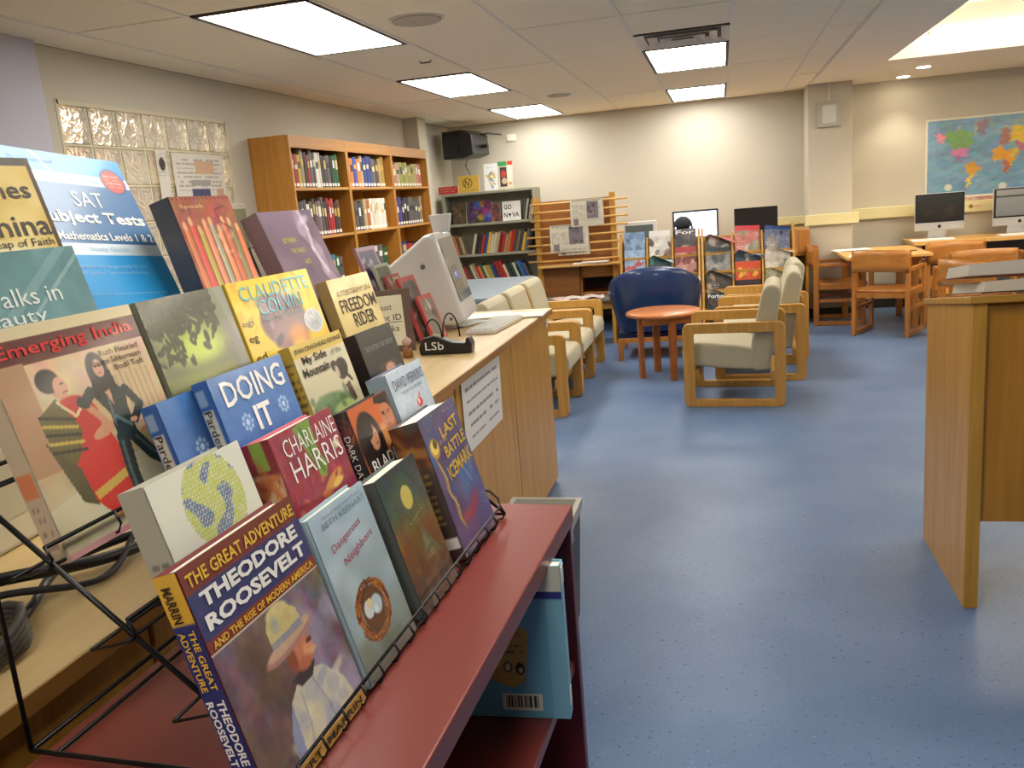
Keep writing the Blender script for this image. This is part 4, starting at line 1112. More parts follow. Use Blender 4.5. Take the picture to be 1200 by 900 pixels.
MB().cyl((-.06, -.004, .035), .008, .004, 14, axis='y', M=Rl).build('button', plain(120, 116, 116), t)
MB().cyl((-.16, .21, 0), .12, .045, 28, r2=.09).build('foot', WHITEP, t)
t = thing('webcam_box', 'small white box with a flared top on the white computer', 'box', (-1.295, 3.92, 1.402), .1)
MB().prism([(-.035, 0), (.035, 0), (.05, .085), (-.05, .085)], -.03, .03, 'y').build('body', WHITEP, t, bevel=.004)

# keyboard and papers on the counter
t = thing('keyboard', 'white keyboard on the counter before the tube computer', 'keyboard', (-1.05, 3.84, CT + .001), math.radians(-4))
MB().box(-.07, -.22, 0, .07, .22, .018).build('base', WHITEP, t, bevel=.004)
kk = MB()
for r in range(5):
    for q in range(15): kk.box(-.058 + r * .024, -.205 + q * .0275, .0185, -.038 + r * .024, -.205 + q * .0275 + .022, .023)
kk.build('keys', WHITE, t)['kind'] = 'stuff'
for i, (x, y, rz, w_, d_, l) in enumerate(((-1.02, 4.18, .05, .26, .19, 'white papers at the far end of the counter top'), (-1.22, 4.20, .3, .3, .2, 'loose white sheets beside the tube computer'), (-1.24, 3.98, -.4, .14, .2, 'small white sheets tucked by the keyboard'))):
    t = thing('paper_stack', l, 'papers', (x, y, CT + .001 + i * .0001), rz)
    MB().box(-w_ / 2, -d_ / 2, 0, w_ / 2, d_ / 2, .004).box(-w_ / 2 + .02, -d_ / 2 - .015, .0042, w_ / 2 + .015, d_ / 2 - .02, .007).build('sheets', WHITE, t)

# tape dispenser with glasses
t = thing('tape_dispenser', 'black tape dispenser with hand-painted white letters on the counter', 'dispenser', (-1.075, 3.18, CT + .001), math.radians(4))
pr_ = [(-.105, 0), (.105, 0), (.108, .035), (.098, .062), (.085, .062), (.082, .04), (.03, .045), (-.01, .062), (-.05, .074), (-.09, .066), (-.108, .03)]
MB().prism(pr_, -.032, .032, 'y').build('body', BLACKP, t, bevel=.006, seg=3)
MB().cyl((-.045, -.010, .052), .027, .02, 20, axis='y').build('tape_roll', plain(200, 196, 170), t)
text('LSb', t, Matrix.Translation((-.08, -.0335, .02)) @ Matrix.Rotation(PI / 2, 4, 'X'), .075, .032, WHITE)
t = thing('eyeglasses', 'dark eyeglasses with raised temples resting on the tape dispenser', 'glasses', (-1.08, 3.19, CT + .062))
def arc(cx, w_, h_, y): return [(cx + w_ * math.cos(a), y, h_ * math.sin(a)) for a in np.linspace(PI, 0, 14)]
MB().tube(arc(-.05, .035, .075, 0), .0032).tube(arc(.02, .035, .095, .012), .0032).build('frame', BLACKP, t)

# small display of little books behind the sign
sb = [(-1.44, 3.38, 1.17, .20, .22, (176, 130, 160), (70, 60, 110), 'mauve bordered small book, rearmost beside the white computer'),
      (-1.39, 3.42, 1.11, .16, .20, (196, 196, 176), (120, 130, 110), 'pale greenish small book in front of the mauve one'),
      (-1.35, 3.43, 1.08, .15, .18, (186, 90, 90), (196, 180, 160), 'small book with a red band in the counter display'),
      (-1.31, 3.44, 1.05, .15, .18, (196, 176, 140), (150, 120, 90), 'tan small book in the counter display')]
DR = thing('desk_book_rack', 'clear plastic rack holding the small books on the counter', 'rack', (-1.33, 3.48, CT + .001))
M_R = Matrix.Rotation(math.radians(-16), 4, 'Y')
MB().box(-.22, -.14, 0, .04, .16, .008).build('tray', mat('clear_plastic', rgb(200, 190, 170), .2), DR)
for (x, y, z, w_, h_, c0, c1, l) in sb:
    MB().box(x + 1.33 - .022, y - 3.48, .008, x + 1.33 + .004, y - 3.48 + w_, z - CT - .0025).build('step', mat('clear_plastic', rgb(200, 190, 170), .2), DR)
def mini(x, y, z, w_, h_, c0, c1, label, rz=90, lean=18):
    M = Matrix.Translation((x, y, z)) @ Matrix.Rotation(math.radians(rz), 4, 'Z') @ Matrix.Rotation(math.radians(90 - lean), 4, 'X')
    t = thing('small_book', label, 'book', M=M, group='small books displayed on the counter')
    MB().box(0, 0, -.012, w_, h_, -.001).build('pages', PAGES, t)
    MB().box(0, 0, -.001, w_, h_, 0).box(0, 0, -.013, w_, h_, -.012).box(-.001, 0, -.013, 0, h_, 0).build('cover', plain(*c0), t)
    c = Canvas(w_, h_, .004, c0); c.rect(.1, .08, .9, .92, c1); c.blots(8, [c1, (216, 206, 196), (90, 80, 80)], .06, .18, .15, .12, .85, .9, .8)
    c.obj('front_print', t, T(0, 0, .0006))
for (x, y, z, w_, h_, c0, c1, l) in sb:
    mini(x, y, z, w_, h_, c0, c1, l)
mini(-1.255, 3.42, CT + .002, .19, .30, (206, 84, 84), (110, 100, 90), 'pink red bordered book standing in front of the small display')
mini(-1.215, 3.45, CT + .002, .17, .21, (206, 84, 84), (140, 130, 120), 'second pink red bordered book, shorter, right of the first')

# brown framed sign
M = Matrix.Translation((-1.46, 3.18, CT + .002)) @ Matrix.Rotation(math.radians(26), 4, 'Z') @ Matrix.Rotation(math.radians(76), 4, 'X')
t = thing('framed_sign', 'brown framed sign asking for a student ID beside the display rack', 'sign', M=M)
MB().box(0, 0, -.015, .24, .26, 0).build('frame', mat('brown_frame', rgb(96, 62, 40), .5), t, bevel=.003)
MB().box(.02, .025, 0, .205, .235, .002).build('sheet', mat('sign_sheet', rgb(236, 230, 200), .7), t)
text('You must', t, T(.03, .175, .0035), .13, .024, INK); text('Student ID', t, T(.03, .13, .0035), .165, .026, INK); text('for books', t, T(.03, .085, .0035), .15, .026, INK)
MB().box(.03, .122, .0022, .195, .1245, .003).build('underline', INK, t)
t = thing('figurine', 'small pinkish ornament standing in front of the framed sign', 'ornament', (-1.22, 3.12, CT + .001))
MB().cyl((0, 0, 0), .022, .04, 16, r2=.016).build('base', plain(150, 96, 50), t)
MB().grid(lambda u, v: (.02 * math.sin(PI * v) * math.cos(2 * PI * u), .02 * math.sin(PI * v) * math.sin(2 * PI * u), .04 + .045 * v), 14, 8, closed_u=True).build('figure', plain(206, 170, 160), t)

# beige tower PC and cables on the near part of the counter
t = thing('tower_computer', 'beige tower computer standing on the counter behind the wire display', 'computer', (-1.42, 1.22, CT + .001), .08)
MB().box(-.10, -.22, 0, .10, .24, .40).build('case', BEIGEP, t, bevel=.01)
MB().box(.1005, -.16, .06, .102, .18, .34).build('side_panel', mat('beige_side', rgb(172, 162, 136), .5), t, bevel=.004)
MB().box(-.08, -.228, .26, .08, -.22, .32).box(-.08, -.228, .18, .08, -.22, .22).build('drive_bay', plain(140, 132, 112), t)
def curve(pts, n=8):
    P = [Vector(p) for p in pts]; P = [P[0]] + P + [P[-1]]; o = []
    for i in range(1, len(P) - 2):
        for k in range(n):
            s = k / n; p0, p1, p2, p3 = P[i - 1:i + 3]
            o.append(.5 * ((2 * p1) + (-p0 + p2) * s + (2 * p0 - 5 * p1 + 4 * p2 - p3) * s * s + (-p0 + 3 * p1 - 3 * p2 + p3) * s ** 3))
    o.append(P[-2]); return o
CB = CT + .012
for pts, r, l, cc in (
    ([(-1.30, .62, CB + .10), (-1.22, .80, CB + .08), (-1.10, 1.0, CB + .05), (-1.04, 1.2, CB + .01), (-1.03, 1.45, CB), (-1.05, 1.8, CB)], .011, 'thick black cable running along the counter behind the wire display', BLACKP),
    ([(-1.35, .70, CB), (-1.15, .78, CB + .02), (-1.05, .95, CB), (-1.12, 1.15, CB + .01), (-1.03, 1.35, CB + .02), (-1.1, 1.6, CB)], .008, 'thinner black cable snaking beside the thick one', BLACKP),
    ([(-1.2, .9, CB), (-1.1, .98, CB + .03), (-1.02, 1.12, CB), (-1.06, 1.3, CB + .03), (-1.0, 1.5, CB)], .006, 'black cable looping nearest the counter edge', mat('dark_cable', rgb(34, 30, 34), .5))):
    tag(MB().tube(curve(pts), r, 8).build('cable', cc), l, 'cable')
coil = []
for k in range(70):
    a = k * .42; coil.append((-1.02 + .055 * math.cos(a) + .004 * math.sin(a * 3.1), .86 + .075 * math.sin(a), CB + .008 * (k // 15) + .012 * math.sin(a)))
tag(MB().tube(coil, .007, 6).build('cable_coil', mat('grey_cable', rgb(70, 68, 60), .5)), 'coiled grey cable lying at the left edge of the counter', 'cable')

# =================================================================== RED BOOKCASE + DISPLAY
U = Vector((.0349, .9994, 0)).normalized()
NRH = Vector((-U.y, U.x, 0))
ANG = -math.atan2(U.x, U.y)
ZR = .975
RC = thing('red_bookcase', 'low maroon bookcase carrying the wire book display', 'bookcase', (-.278, 1.44, 0), ANG)
# local: +x to the aisle, y 0 = far end, -y toward the camera
RW = .43; RL = 1.75
MB().box(-RW, -RL, ZR - .035, 0, 0, ZR).build('top_panel', MAROON, RC, bevel=.003)
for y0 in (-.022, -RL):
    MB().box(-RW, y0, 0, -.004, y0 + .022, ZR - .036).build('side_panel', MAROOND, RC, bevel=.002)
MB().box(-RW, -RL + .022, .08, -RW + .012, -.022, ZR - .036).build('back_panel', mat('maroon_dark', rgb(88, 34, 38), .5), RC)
for z in (.675, .36, .08):
    MB().box(-RW + .012, -RL + .022, z - .022, -.012, -.022, z).build('shelf', MAROON, RC, bevel=.002)
MB().box(-.003, -.021, ZR - .07, -.0015, -.003, ZR - .036).build('edge_chip', plain(170, 150, 160), RC)

# wire display frame coordinates: s along U, t up the sloped book plane, d out of the plane
TH = math.radians(15)
UP = (NRH * math.sin(TH) + Vector((0, 0, 1)) * math.cos(TH))
NN = U.cross(UP).normalized()
Q = Vector((-.422, .656, 1.0)); DD = .062
def W(s, t_, d=0.0): return Q + U * s + UP * t_ + NN * d
RK = thing('wire_display_rack', 'black wire stepped book display on the maroon bookcase', 'rack', tuple(W(.4, -.02)))
RKL = W(.4, -.02)
def rk(pts, r=.0028, name='wire'):
    return MB().tube([Vector(p) - RKL for p in pts], r * .78, 6).build(name, WIRE, RK)
STEP = .092
NROW = 6
S0, S1 = .0, .70
def zfloor(p): return Vector((p[0], p[1], ZR + .004))
for r in range(NROW):
    tb = r * STEP; d = -r * DD; s0 = -.005; s1 = S1 + r * .035 * .8
    # lip bar in front of the books and the bars of the little ledge beneath them
    e = W(s1, tb, d + .008)
    bar = [W(s0, tb, d + .008), e]
    if r == 0: bar += [W(s1 + .008, tb + .012, d + .006), W(s1 + .006, tb + .03, d - .004), W(s1 - .004, tb + .045, d - .03)]
    rk(bar, .003, 'lip_bar')
    rk([W(s0, tb - .022, d - .004), W(s1, tb - .022, d - .004)], .0026, 'ledge_bar')
    rk([W(s0, tb - .022, d - .05), W(s1, tb - .022, d - .05)], .0026, 'ledge_bar')
    n = 15 if r == 0 else 8
    for k in range(n + 1):
        s = s0 + (s1 - s0) * k / n
        rk([W(s, tb + .001, d + .009), W(s, tb - .014, d + .012), W(s, tb - .0225, d + .004), W(s, tb - .0225, d - .05)], .0022, 'prong')
for s in (S0, S1 + .02):
    top = W(s, .55, -5 * DD - .05)
    rk([W(s, -.021, .004), W(s, STEP * 5, -5 * DD - .008)], .0038, 'side_rail')
    b0 = W(s, -.021, .004); back = W(s, 0, -.335); back.z = ZR + .005; b0.z = ZR + .005
    rk([b0, back], .0036, 'base_bar')
    rk([back, back + Vector((0, 0, .30)), W(s, STEP * 5 - .02, -5 * DD - .012)], .0036, 'rear_leg')
bl, br_ = W(S0, 0, -.335), W(S1 + .02, 0, -.335); bl.z = br_.z = ZR + .005
rk([bl, br_], .0036, 'base_bar')
bl, br_ = W(S0, 0, -.30), W(S1 + .02, 0, -.30); bl.z = br_.z = ZR + .005
rk([bl, br_], .003, 'base_bar')
rk([W(.70, STEP * 4 + .02, -4 * DD - .02), W(.70, STEP * 4 + .20, -4 * DD - .03), W(.76, STEP * 4 + .20, -4 * DD - .03)], .003, 'back_wire')

def dbook(label, row, s0, s1, ttop, h, th, canvas_fn, spine=(90, 90, 90), rot=0.0, extra=None, doff=0.0, spinefn=None, paper=True, res=.0017, board=None, name='display_book', lean=0.0, v0=0.0):
    """book standing in a row of the wire display; canvas_fn(c) paints the front"""
    w_ = s1 - s0
    a_ = TH + math.radians(lean)
    U2 = NRH * math.sin(a_) + Vector((0, 0, 1)) * math.cos(a_)
    o = W(s0, ttop, -row * DD + doff) - U2 * h
    R = Matrix((U, U2, U.cross(U2).normalized())).transposed().to_4x4() @ Matrix.Rotation(rot, 4, 'Z')
    t = thing(name, label, 'book', M=Matrix.Translation(o) @ R, group=None)
    b = .0022; ins = .004
    m = plain(*(board or spine))
    k = MB()
    k.box(0, 0, -b, w_, h, 0); k.box(0, 0, -th, w_, h, -th + b); k.box(-.001, 0, -th, b, h, 0)
    k.build('cover', m, t)
    MB().box(b, ins if th > .018 else 0.001, -th + b, w_ - ins, h - (ins if th > .018 else .001), -b).build('pages', PAGES, t)
    c = Canvas(w_, h, res)
    YY = c.Y.copy()
    if v0: c.Y = np.clip((c.Y - v0) / (1 - v0), 0.0005, None); c.h = h * (1 - v0)
    canvas_fn(c)
    c.Y = YY; c.h = h
    c.obj('front_print', t, T(0, 0, .0007))
    cs = Canvas(th, h, .003, spine)
    if spinefn: spinefn(cs)
    RS = Matrix(((0, 0, -1, -.0016), (0, 1, 0, 0), (1, 0, 0, -th), (0, 0, 0, 1)))
    cs.obj('spine_print', t, RS)
    t['_w'] = w_; t['_h'] = h
    if extra: extra(t, w_, h)
    return t
def tx(t, w_, h, s, cx, cy, wd, hh, m, bold=0.0, rz=0.0, align='CENTER', z=.0016):
    text(s, t, T(cx * w_, cy * h, z, rz), wd * w_, hh * h, m, bold, align)
def sptx(t, th, h, s, cy, wd, hh, m, bold=0):   # on the spine, reading downward
    M = Matrix(((0, 0, -1, -.0028), (0, -1, 0, cy), (-1, 0, 0, 0), (0, 0, 0, 1)))
    M = Matrix.Translation((-.003, cy, -th * .2)) @ Matrix(((0, 0, -1, 0), (-1, 0, 0, 0), (0, 1, 0, -th * .6), (0, 0, 0, 1)))
    text(s, t, M, wd, hh, m, bold)
YEL = plain(232, 186, 60); WHT = plain(240, 238, 232); GOLD = plain(206, 170, 60); CYAN = plain(110, 190, 200); DKB = plain(50, 40, 34); RDK = plain(150, 24, 26)

# --- row 1
def p_tr(c):
    c.grad((96, 76, 70), (120, 104, 106), 0, .66); c.noise(.045, 10, False)
    c.blots(30, [(110, 84, 66), (86, 66, 66), (130, 104, 96)], .05, .14, 0, .1, .5, .62, .5)
    c.blots(26, [(150, 140, 168), (136, 126, 150), (170, 160, 186)], .05, .14, .62, 0, 1, .55, .55)
    # coat
    c.poly([(.26, 0), (.30, .18), (.38, .28), (.50, .335), (.60, .335), (.72, .30), (.86, .18), (.92, 0)], (206, 200, 180))
    c.blots(26, [(226, 222, 196), (176, 178, 186), (150, 160, 186), (214, 204, 168)], .03, .09, .32, .0, .84, .26, .7)
    c.poly([(.26, 0), (.30, .18), (.38, .28), (.36, .1), (.34, 0)], (140, 152, 184))
    c.line([(.60, .30), (.66, .15), (.68, 0)], .006, (140, 140, 150), .6); c.line([(.48, .28), (.46, .14), (.40, 0)], .008, (150, 156, 176), .6)
    c.poly([(.44, .345), (.50, .30), (.62, .30), (.68, .345), (.58, .365)], (60, 56, 60))
    # head
    c.ell(.60, .415, .115, .085, (206, 130, 96), 0, .2); c.ell(.66, .40, .06, .045, (222, 150, 110), 0, .4); c.ell(.51, .41, .05, .065, (150, 84, 60), 0, .4)
    c.ell(.68, .385, .055, .016, (214, 176, 120), 0, .3); c.ell(.69, .43, .035, .012, (96, 60, 56), 0, .3); c.ell(.60, .365, .10, .035, (176, 90, 70), 0, .6, .6)
    # hat: tilted brim and crown
    c.ell(.55, .485, .26, .040, (176, 130, 122), .10, .12); c.ell(.55, .497, .24, .030, (200, 166, 138), .10, .15)
    c.poly([(.40, .50), (.40, .59), (.46, .645), (.58, .645), (.68, .59), (.70, .505)], (206, 190, 130)); c.ell(.53, .625, .11, .035, (216, 200, 140), .0, .2)
    c.poly([(.40, .50), (.40, .53), (.70, .535), (.70, .505)], (150, 150, 160)); c.ell(.48, .585, .05, .05, (150, 160, 176), 0, .6, .6)
    c.rect(0, .66, 1, 1, (54, 60, 112)); c.noise(.012, 20)
    c.rect(0, .895, 1, 1, (122, 50, 42)); c.poly([(.0, .905), (0, .84), (.16, .90)], (122, 50, 42), 0)
    c.rect(0, .665, 1, .715, (130, 52, 42)); c.rect(0, .656, 1, .665, (226, 216, 190))
    c.rect(0, 0, 1, .058, (206, 160, 56))
def e_tr(t, w, h):
    tx(t, w, h, 'THE GREAT ADVENTURE', .5, .918, .94, .052, YEL, .02)
    tx(t, w, h, 'THEODORE', .5, .825, .86, .062, WHT, .04); tx(t, w, h, 'ROOSEVELT', .5, .740, .90, .062, WHT, .04)
    tx(t, w, h, 'AND THE RISE OF MODERN AMERICA', .5, .674, .93, .030, YEL, .02)
    tx(t, w, h, 'ALBERT  MARRIN', .5, .014, .86, .030, DKB, .02)
    th = .026
    sptx(t, th, h, 'MARRIN', h * .955, h * .14, th * .42, DKB, .02)
    M = Matrix.Translation((-.003, h * .50, -th * .46)) @ Matrix(((0, 0, -1, 0), (-1, 0, 0, 0), (0, 1, 0, 0), (0, 0, 0, 1)))
    text('THEODORE', t, M, h * .27, th * .36, WHT, .03)
    M = Matrix.Translation((-.003, h * .78, -th * .42)) @ Matrix(((0, 0, -1, 0), (-1, 0, 0, 0), (0, 1, 0, 0), (0, 0, 0, 1)))
    text('THE GREAT', t, M, h * .24, th * .28, YEL, .02)
    text('ADVENTURE', t, Matrix.Translation((0, 0, -th * .42)) @ M, h * .24, th * .28, YEL, .02)
    M = Matrix.Translation((-.003, h * .50, -th * .90)) @ Matrix(((0, 0, -1, 0), (-1, 0, 0, 0), (0, 1, 0, 0), (0, 0, 0, 1)))
    text('ROOSEVELT', t, M, h * .27, th * .32, WHT, .03)
    M = Matrix.Translation((-.003, h * .20, -th * .65)) @ Matrix(((0, 0, -1, 0), (-1, 0, 0, 0), (0, 1, 0, 0), (0, 0, 0, 1)))
    text('AND THE RISE', t, M, h * .18, th * .25, YEL, .02)
def s_tr(c): c.rect(0, .80, 1, 1, (216, 170, 60)); c.rect(0, 0, 1, .80, (36, 52, 112))
dbook('large book with a painted man in a hat, nearest in the front row', 0, -.045, .153, .229, .252, .026, p_tr, (36, 52, 112), 0, e_tr, 0, s_tr, board=(120, 40, 50), res=.0014)

def p_dn(c):
    c.grad((120, 136, 130), (176, 200, 214)); c.blots(30, [(190, 212, 222), (160, 186, 200), (200, 216, 226)], .08, .25, 0, .3, 1, 1, .4, .8)
    c.blots(10, [(90, 100, 84), (120, 126, 110)], .1, .3, 0, 0, 1, .15, .5, .8)
    for k in range(240):
        a = rng.uniform(0, 6.28); r = rng.uniform(.72, 1.06); dl = rng.uniform(.2, .6)
        col = [(150, 84, 34), (120, 62, 26), (186, 120, 60), (90, 44, 20)][rng.integers(4)]
        rx, ry = .29 * r, .17 * r
        c.line([(.45 + rx * math.cos(a), .33 + ry * math.sin(a)), (.45 + rx * math.cos(a + dl) * .97, .33 + ry * math.sin(a + dl) * .97)], .008, col, .9)
    c.ell(.45, .335, .21, .145, (76, 48, 30), 0, .2); c.ell(.45, .335, .19, .13, (104, 70, 46), 0, .2)
    c.ell(.38, .35, .085, .055, (206, 216, 216), .4, .1); c.ell(.52, .34, .10, .060, (180, 204, 212), -.3, .1); c.ell(.42, .375, .05, .03, (226, 206, 150), 0, .2); c.ell(.49, .32, .04, .03, (216, 226, 230), 0, .4)
def e_dn(t, w, h):
    g = plain(110, 130, 150)
    tx(t, w, h, 'BETH KEPHART', .55, .90, .80, .034, g); tx(t, w, h, 'National Book Award Finalist', .55, .95, .72, .018, g)
    tx(t, w, h, 'Dangerous', .46, .76, .56, .06, plain(176, 60, 90), 0, .12); tx(t, w, h, 'Neighbors', .58, .655, .58, .06, plain(176, 60, 90), 0, .12)
dbook('pale blue book with a nest holding two eggs, second in the front row', 0, .166, .306, .192, .212, .022, p_dn, (150, 176, 190), 0, e_dn, res=.0014)

def p_g(c):
    c.grad((70, 56, 40), (50, 66, 66)); c.grad((60, 44, 34), (124, 84, 40), 0, .42); c.grad((124, 92, 46), (64, 84, 78), .42, .7); c.grad((64, 84, 78), (44, 60, 66), .7, 1)
    c.noise(.03, 12, False)
    c.ell(.52, .70, .30, .22, (96, 116, 84), 0, .9, .7); c.ell(.52, .72, .135, .105, (206, 190, 96), 0, .08)
    c.poly([(0, .30), (.3, .42), (.62, .48), (1, .46), (1, .1), (0, .1)], (104, 72, 42), .55)
    c.poly([(.42, .16), (.56, .42), (.62, .42), (.86, .14)], (96, 100, 70)); c.poly([(.48, .16), (.57, .36), (.60, .36), (.72, .14)], (130, 120, 90), .8)
    c.poly([(.50, .22), (.70, .26), (.72, .23), (.5, .19)], (70, 96, 76))
    c.blots(20, [(84, 50, 30), (120, 84, 50), (60, 40, 36)], .04, .14, 0, 0, 1, .2, .5)
    c.line([(.35, .505), (.8, .56)], .005, (180, 170, 140), .6)
dbook('dark green and brown book with a yellow moon, third in the front row', 0, .338, .470, .178, .200, .034, p_g, (74, 84, 82), 0, lambda t, w, h: tx(t, w, h, 'A NOVEL', .5, .05, .5, .03, plain(150, 130, 80)), board=(70, 84, 84), v0=.16)

def p_l(c):
    c.grad((90, 70, 120), (84, 80, 110)); c.blots(50, [(60, 80, 140), (110, 80, 130), (70, 110, 160), (80, 60, 100)], .06, .2, 0, 0, 1, 1, .5, .7)
    c.blots(8, [(60, 110, 170), (90, 140, 180)], .1, .22, .5, .25, .95, .5, .5, .8); c.ell(.60, .12, .3, .08, (150, 50, 80), .5, .6, .8); c.ell(.35, .1, .2, .06, (190, 60, 60), 0, .6, .6)
    for _ in range(24): x, y = rng.uniform(.1, 1), rng.uniform(0, 1); c.ell(x, y, .008, .006, (210, 220, 240), 0, .5)
    c.line([(.62, .48), (.72, .36), (.75, .30)], .008, (170, 190, 220), .6)
    c.ell(.17, .73, .12, .085, (190, 150, 60), 0, .1); c.ell(.17, .74, .09, .062, (236, 214, 110), 0, .1); c.ell(.20, .76, .05, .04, (96, 76, 40), 0, .1)
    c.line([(.12, .64), (.18, .5), (.14, .38), (.22, .28), (.18, .14), (.24, .05)], .022, (176, 140, 70), .8); c.line([(.14, .6), (.2, .46), (.15, .34), (.24, .22), (.2, .1)], .01, (216, 186, 100), .8)
def e_l(t, w, h):
    tx(t, w, h, 'LAST', .66, .80, .50, .085, GOLD, .02, .06); tx(t, w, h, 'BATTLE', .66, .665, .60, .085, GOLD, .02, .06); tx(t, w, h, 'ICEMARK', .62, .52, .70, .10, GOLD, .02, .06); tx(t, w, h, 'OF THE', .40, .765, .2, .025, GOLD)
def s_l(c): c.grad((60, 40, 40), (80, 76, 70)); c.ell(.5, .80, .5, .08, (150, 90, 40), 0, .3); c.blots(14, [(190, 130, 50), (90, 40, 30)], .1, .3, .1, .74, .9, .88, .8); c.rect(.1, .08, .95, .17, (226, 226, 222)); c.scribble(.2, .25, .8, .65, 8, (200, 170, 80))
dbook('thick purple fantasy book with gold lettering, farthest in the front row', 0, .520, .680, .212, .228, .050, p_l, (64, 48, 44), 0, e_l, 0, s_l, board=(70, 66, 80), v0=.14)

# --- row 2
def p_w(c):
    c.grad((214, 214, 196), (226, 226, 210))
    cx, cy, R_ = .56, .79, .31
    asp = c.h / c.w
    d = np.sqrt(((c.X - cx) / R_) ** 2 + (((c.Y - cy) * asp) / (R_ * 1.05)) ** 2)
    land = ((np.sin(c.X * 17 + 2 * np.sin(c.Y * 23)) + np.cos(c.Y * 19 - 3 * np.sin(c.X * 9))) > -.35)
    dots = ((np.sin(c.X * c.w * 1150) * np.sin(c.Y * c.h * 1150)) > -.45)
    c.mixin((d < 1) * dots * land * .9, (186, 196, 84)); c.mixin((d < 1) * dots * (~land) * .9, (88, 112, 150))
dbook('white book with a dotted green and blue globe, nearest in the second row', 1, .024, .186, .302, .225, .032, p_w, (170, 170, 156), 0, None, 0, lambda c: (c.ell(.5, .46, .36, .05, (70, 110, 84)), c.scribble(.15, .56, .85, .66, 2, (90, 90, 86), .7)), board=(176, 174, 160))
def p_h(c):
    c.grad((150, 50, 66), (156, 44, 70)); c.noise(.03, 12, False)
    c.poly([(.34, .98), (.62, 1), (.60, .62), (.66, .45), (.58, .32), (.50, .36), (.48, .55), (.42, .7)], (120, 152, 60)); c.line([(.44, .94), (.50, .62), (.58, .40)], .018, (84, 120, 50))
    c.ell(.66, .24, .22, .08, (206, 140, 60), .3, .3); c.ell(.72, .20, .12, .05, (226, 190, 90), .2, .3); c.ell(.5, .16, .1, .05, (190, 110, 50), 0, .4)
    c.poly([(.84, .62), (.93, .66), (.95, .56), (.86, .53)], (216, 206, 160)); c.ell(.42, .06, .06, .06, (226, 206, 180)); c.blots(16, [(190, 60, 90), (120, 30, 50), (206, 120, 80)], .02, .06, 0, 0, 1, .5, .7)
def e_h(t, w, h):
    tx(t, w, h, 'CHARLAINE', .55, .84, .84, .11, WHT, -.005); tx(t, w, h, 'HARRIS', .55, .685, .82, .135, WHT, -.005)
def s_h(c): c.rect(0, 0, 1, 1, (130, 34, 52)); c.rect(.3, .82, .75, 1, (130, 160, 70)); c.ell(.5, .68, .32, .05, (190, 90, 50)); c.rect(.1, .44, .95, .58, (226, 160, 60)); c.blots(12, [(190, 110, 60), (226, 200, 160)], .08, .2, .1, .6, .9, .8, .8); c.scribble(.2, .46, .85, .56, 4, (120, 70, 30))
dbook('crimson novel with a green ribbon and large white author lettering, second row', 1, .242, .402, .286, .215, .040, p_h, (130, 34, 52), 0, e_h, 0, s_h, board=(196, 90, 110), v0=.44)
def p_b(c):
    c.grad((176, 96, 40), (206, 96, 40)); c.ell(.72, .5, .3, .2, (216, 150, 80), 0, .6)
    c.ell(.30, .50, .30, .42, (30, 20, 22), .1, .08); c.poly([(0, .62), (.05, 0), (.75, 0), (.55, .3)], (26, 20, 24))
    c.ell(.36, .57, .125, .17, (206, 146, 110), .05, .12); c.ell(.30, .66, .12, .10, (30, 20, 22), .6, .2); c.ell(.345, .60, .028, .012, (40, 26, 24), 0, .2); c.ell(.43, .60, .022, .011, (40, 26, 24), 0, .2); c.ell(.40, .49, .035, .014, (150, 60, 56), 0, .2); c.line([(.40, .58), (.41, .53)], .007, (160, 100, 76)); c.ell(.22, .45, .07, .2, (30, 20, 22), .1, .2)
    c.ell(.84, .72, .15, .24, (186, 116, 84), -.1, .12); c.poly([(.62, .92), (.66, 1), (1, 1), (1, .72), (.92, .86), (.76, .88)], (34, 24, 24)); c.ell(.76, .77, .05, .014, (40, 24, 22), 0, .2); c.ell(.91, .76, .045, .014, (40, 24, 22), 0, .2); c.line([(.82, .76), (.80, .66)], .012, (150, 88, 62)); c.ell(.82, .60, .055, .016, (140, 70, 60), 0, .2); c.ell(.77, .74, .025, .01, (24, 16, 16)); c.ell(.90, .73, .025, .01, (24, 16, 16))
    c.poly([(.55, 0), (.66, .36), (.82, .46), (1, .42), (1, 0)], (24, 20, 26)); c.grad((18, 16, 20), (18, 16, 20), 0, .2)
def s_b(c): c.rect(0, 0, 1, 1, (26, 20, 24)); c.blots(8, [(190, 100, 60), (110, 50, 40)], .1, .3, .1, .75, .9, .95, .8)
dbook('orange novel with a dark haired woman and a man above the word BLADE', 1, .442, .578, .268, .200, .022, p_b, (26, 20, 24), 0, lambda t, w, h: (tx(t, w, h, 'BLADE', .44, .475, .66, .10, WHT, .01), sptx(t, .022, h, 'DARK DAYS', h * .82, h * .4, .010, WHT)), 0, s_b, v0=.36)
def p_p(c): c.grad((170, 184, 196), (190, 204, 216)); c.noise(.015, 8); c.ell(.62, .42, .085, .075, (206, 60, 60), 0, .15); c.ell(.60, .44, .03, .05, (240, 210, 206), 0, .3); c.ell(.66, .52, .05, .02, (216, 90, 60), .6, .3)
def e_p(t, w, h):
    g = plain(84, 96, 120)
    tx(t, w, h, 'DAVID PERKINS', .52, .85, .86, .085, g); tx(t, w, h, 'THE SAVVY TEACHER GUIDE', .52, .80, .6, .025, g)
dbook('light blue grey book with a small red apple shape, farthest in the second row', 1, .596, .744, .288, .215, .036, p_p, (150, 166, 184), 0, e_p, board=(90, 96, 130), v0=.45)

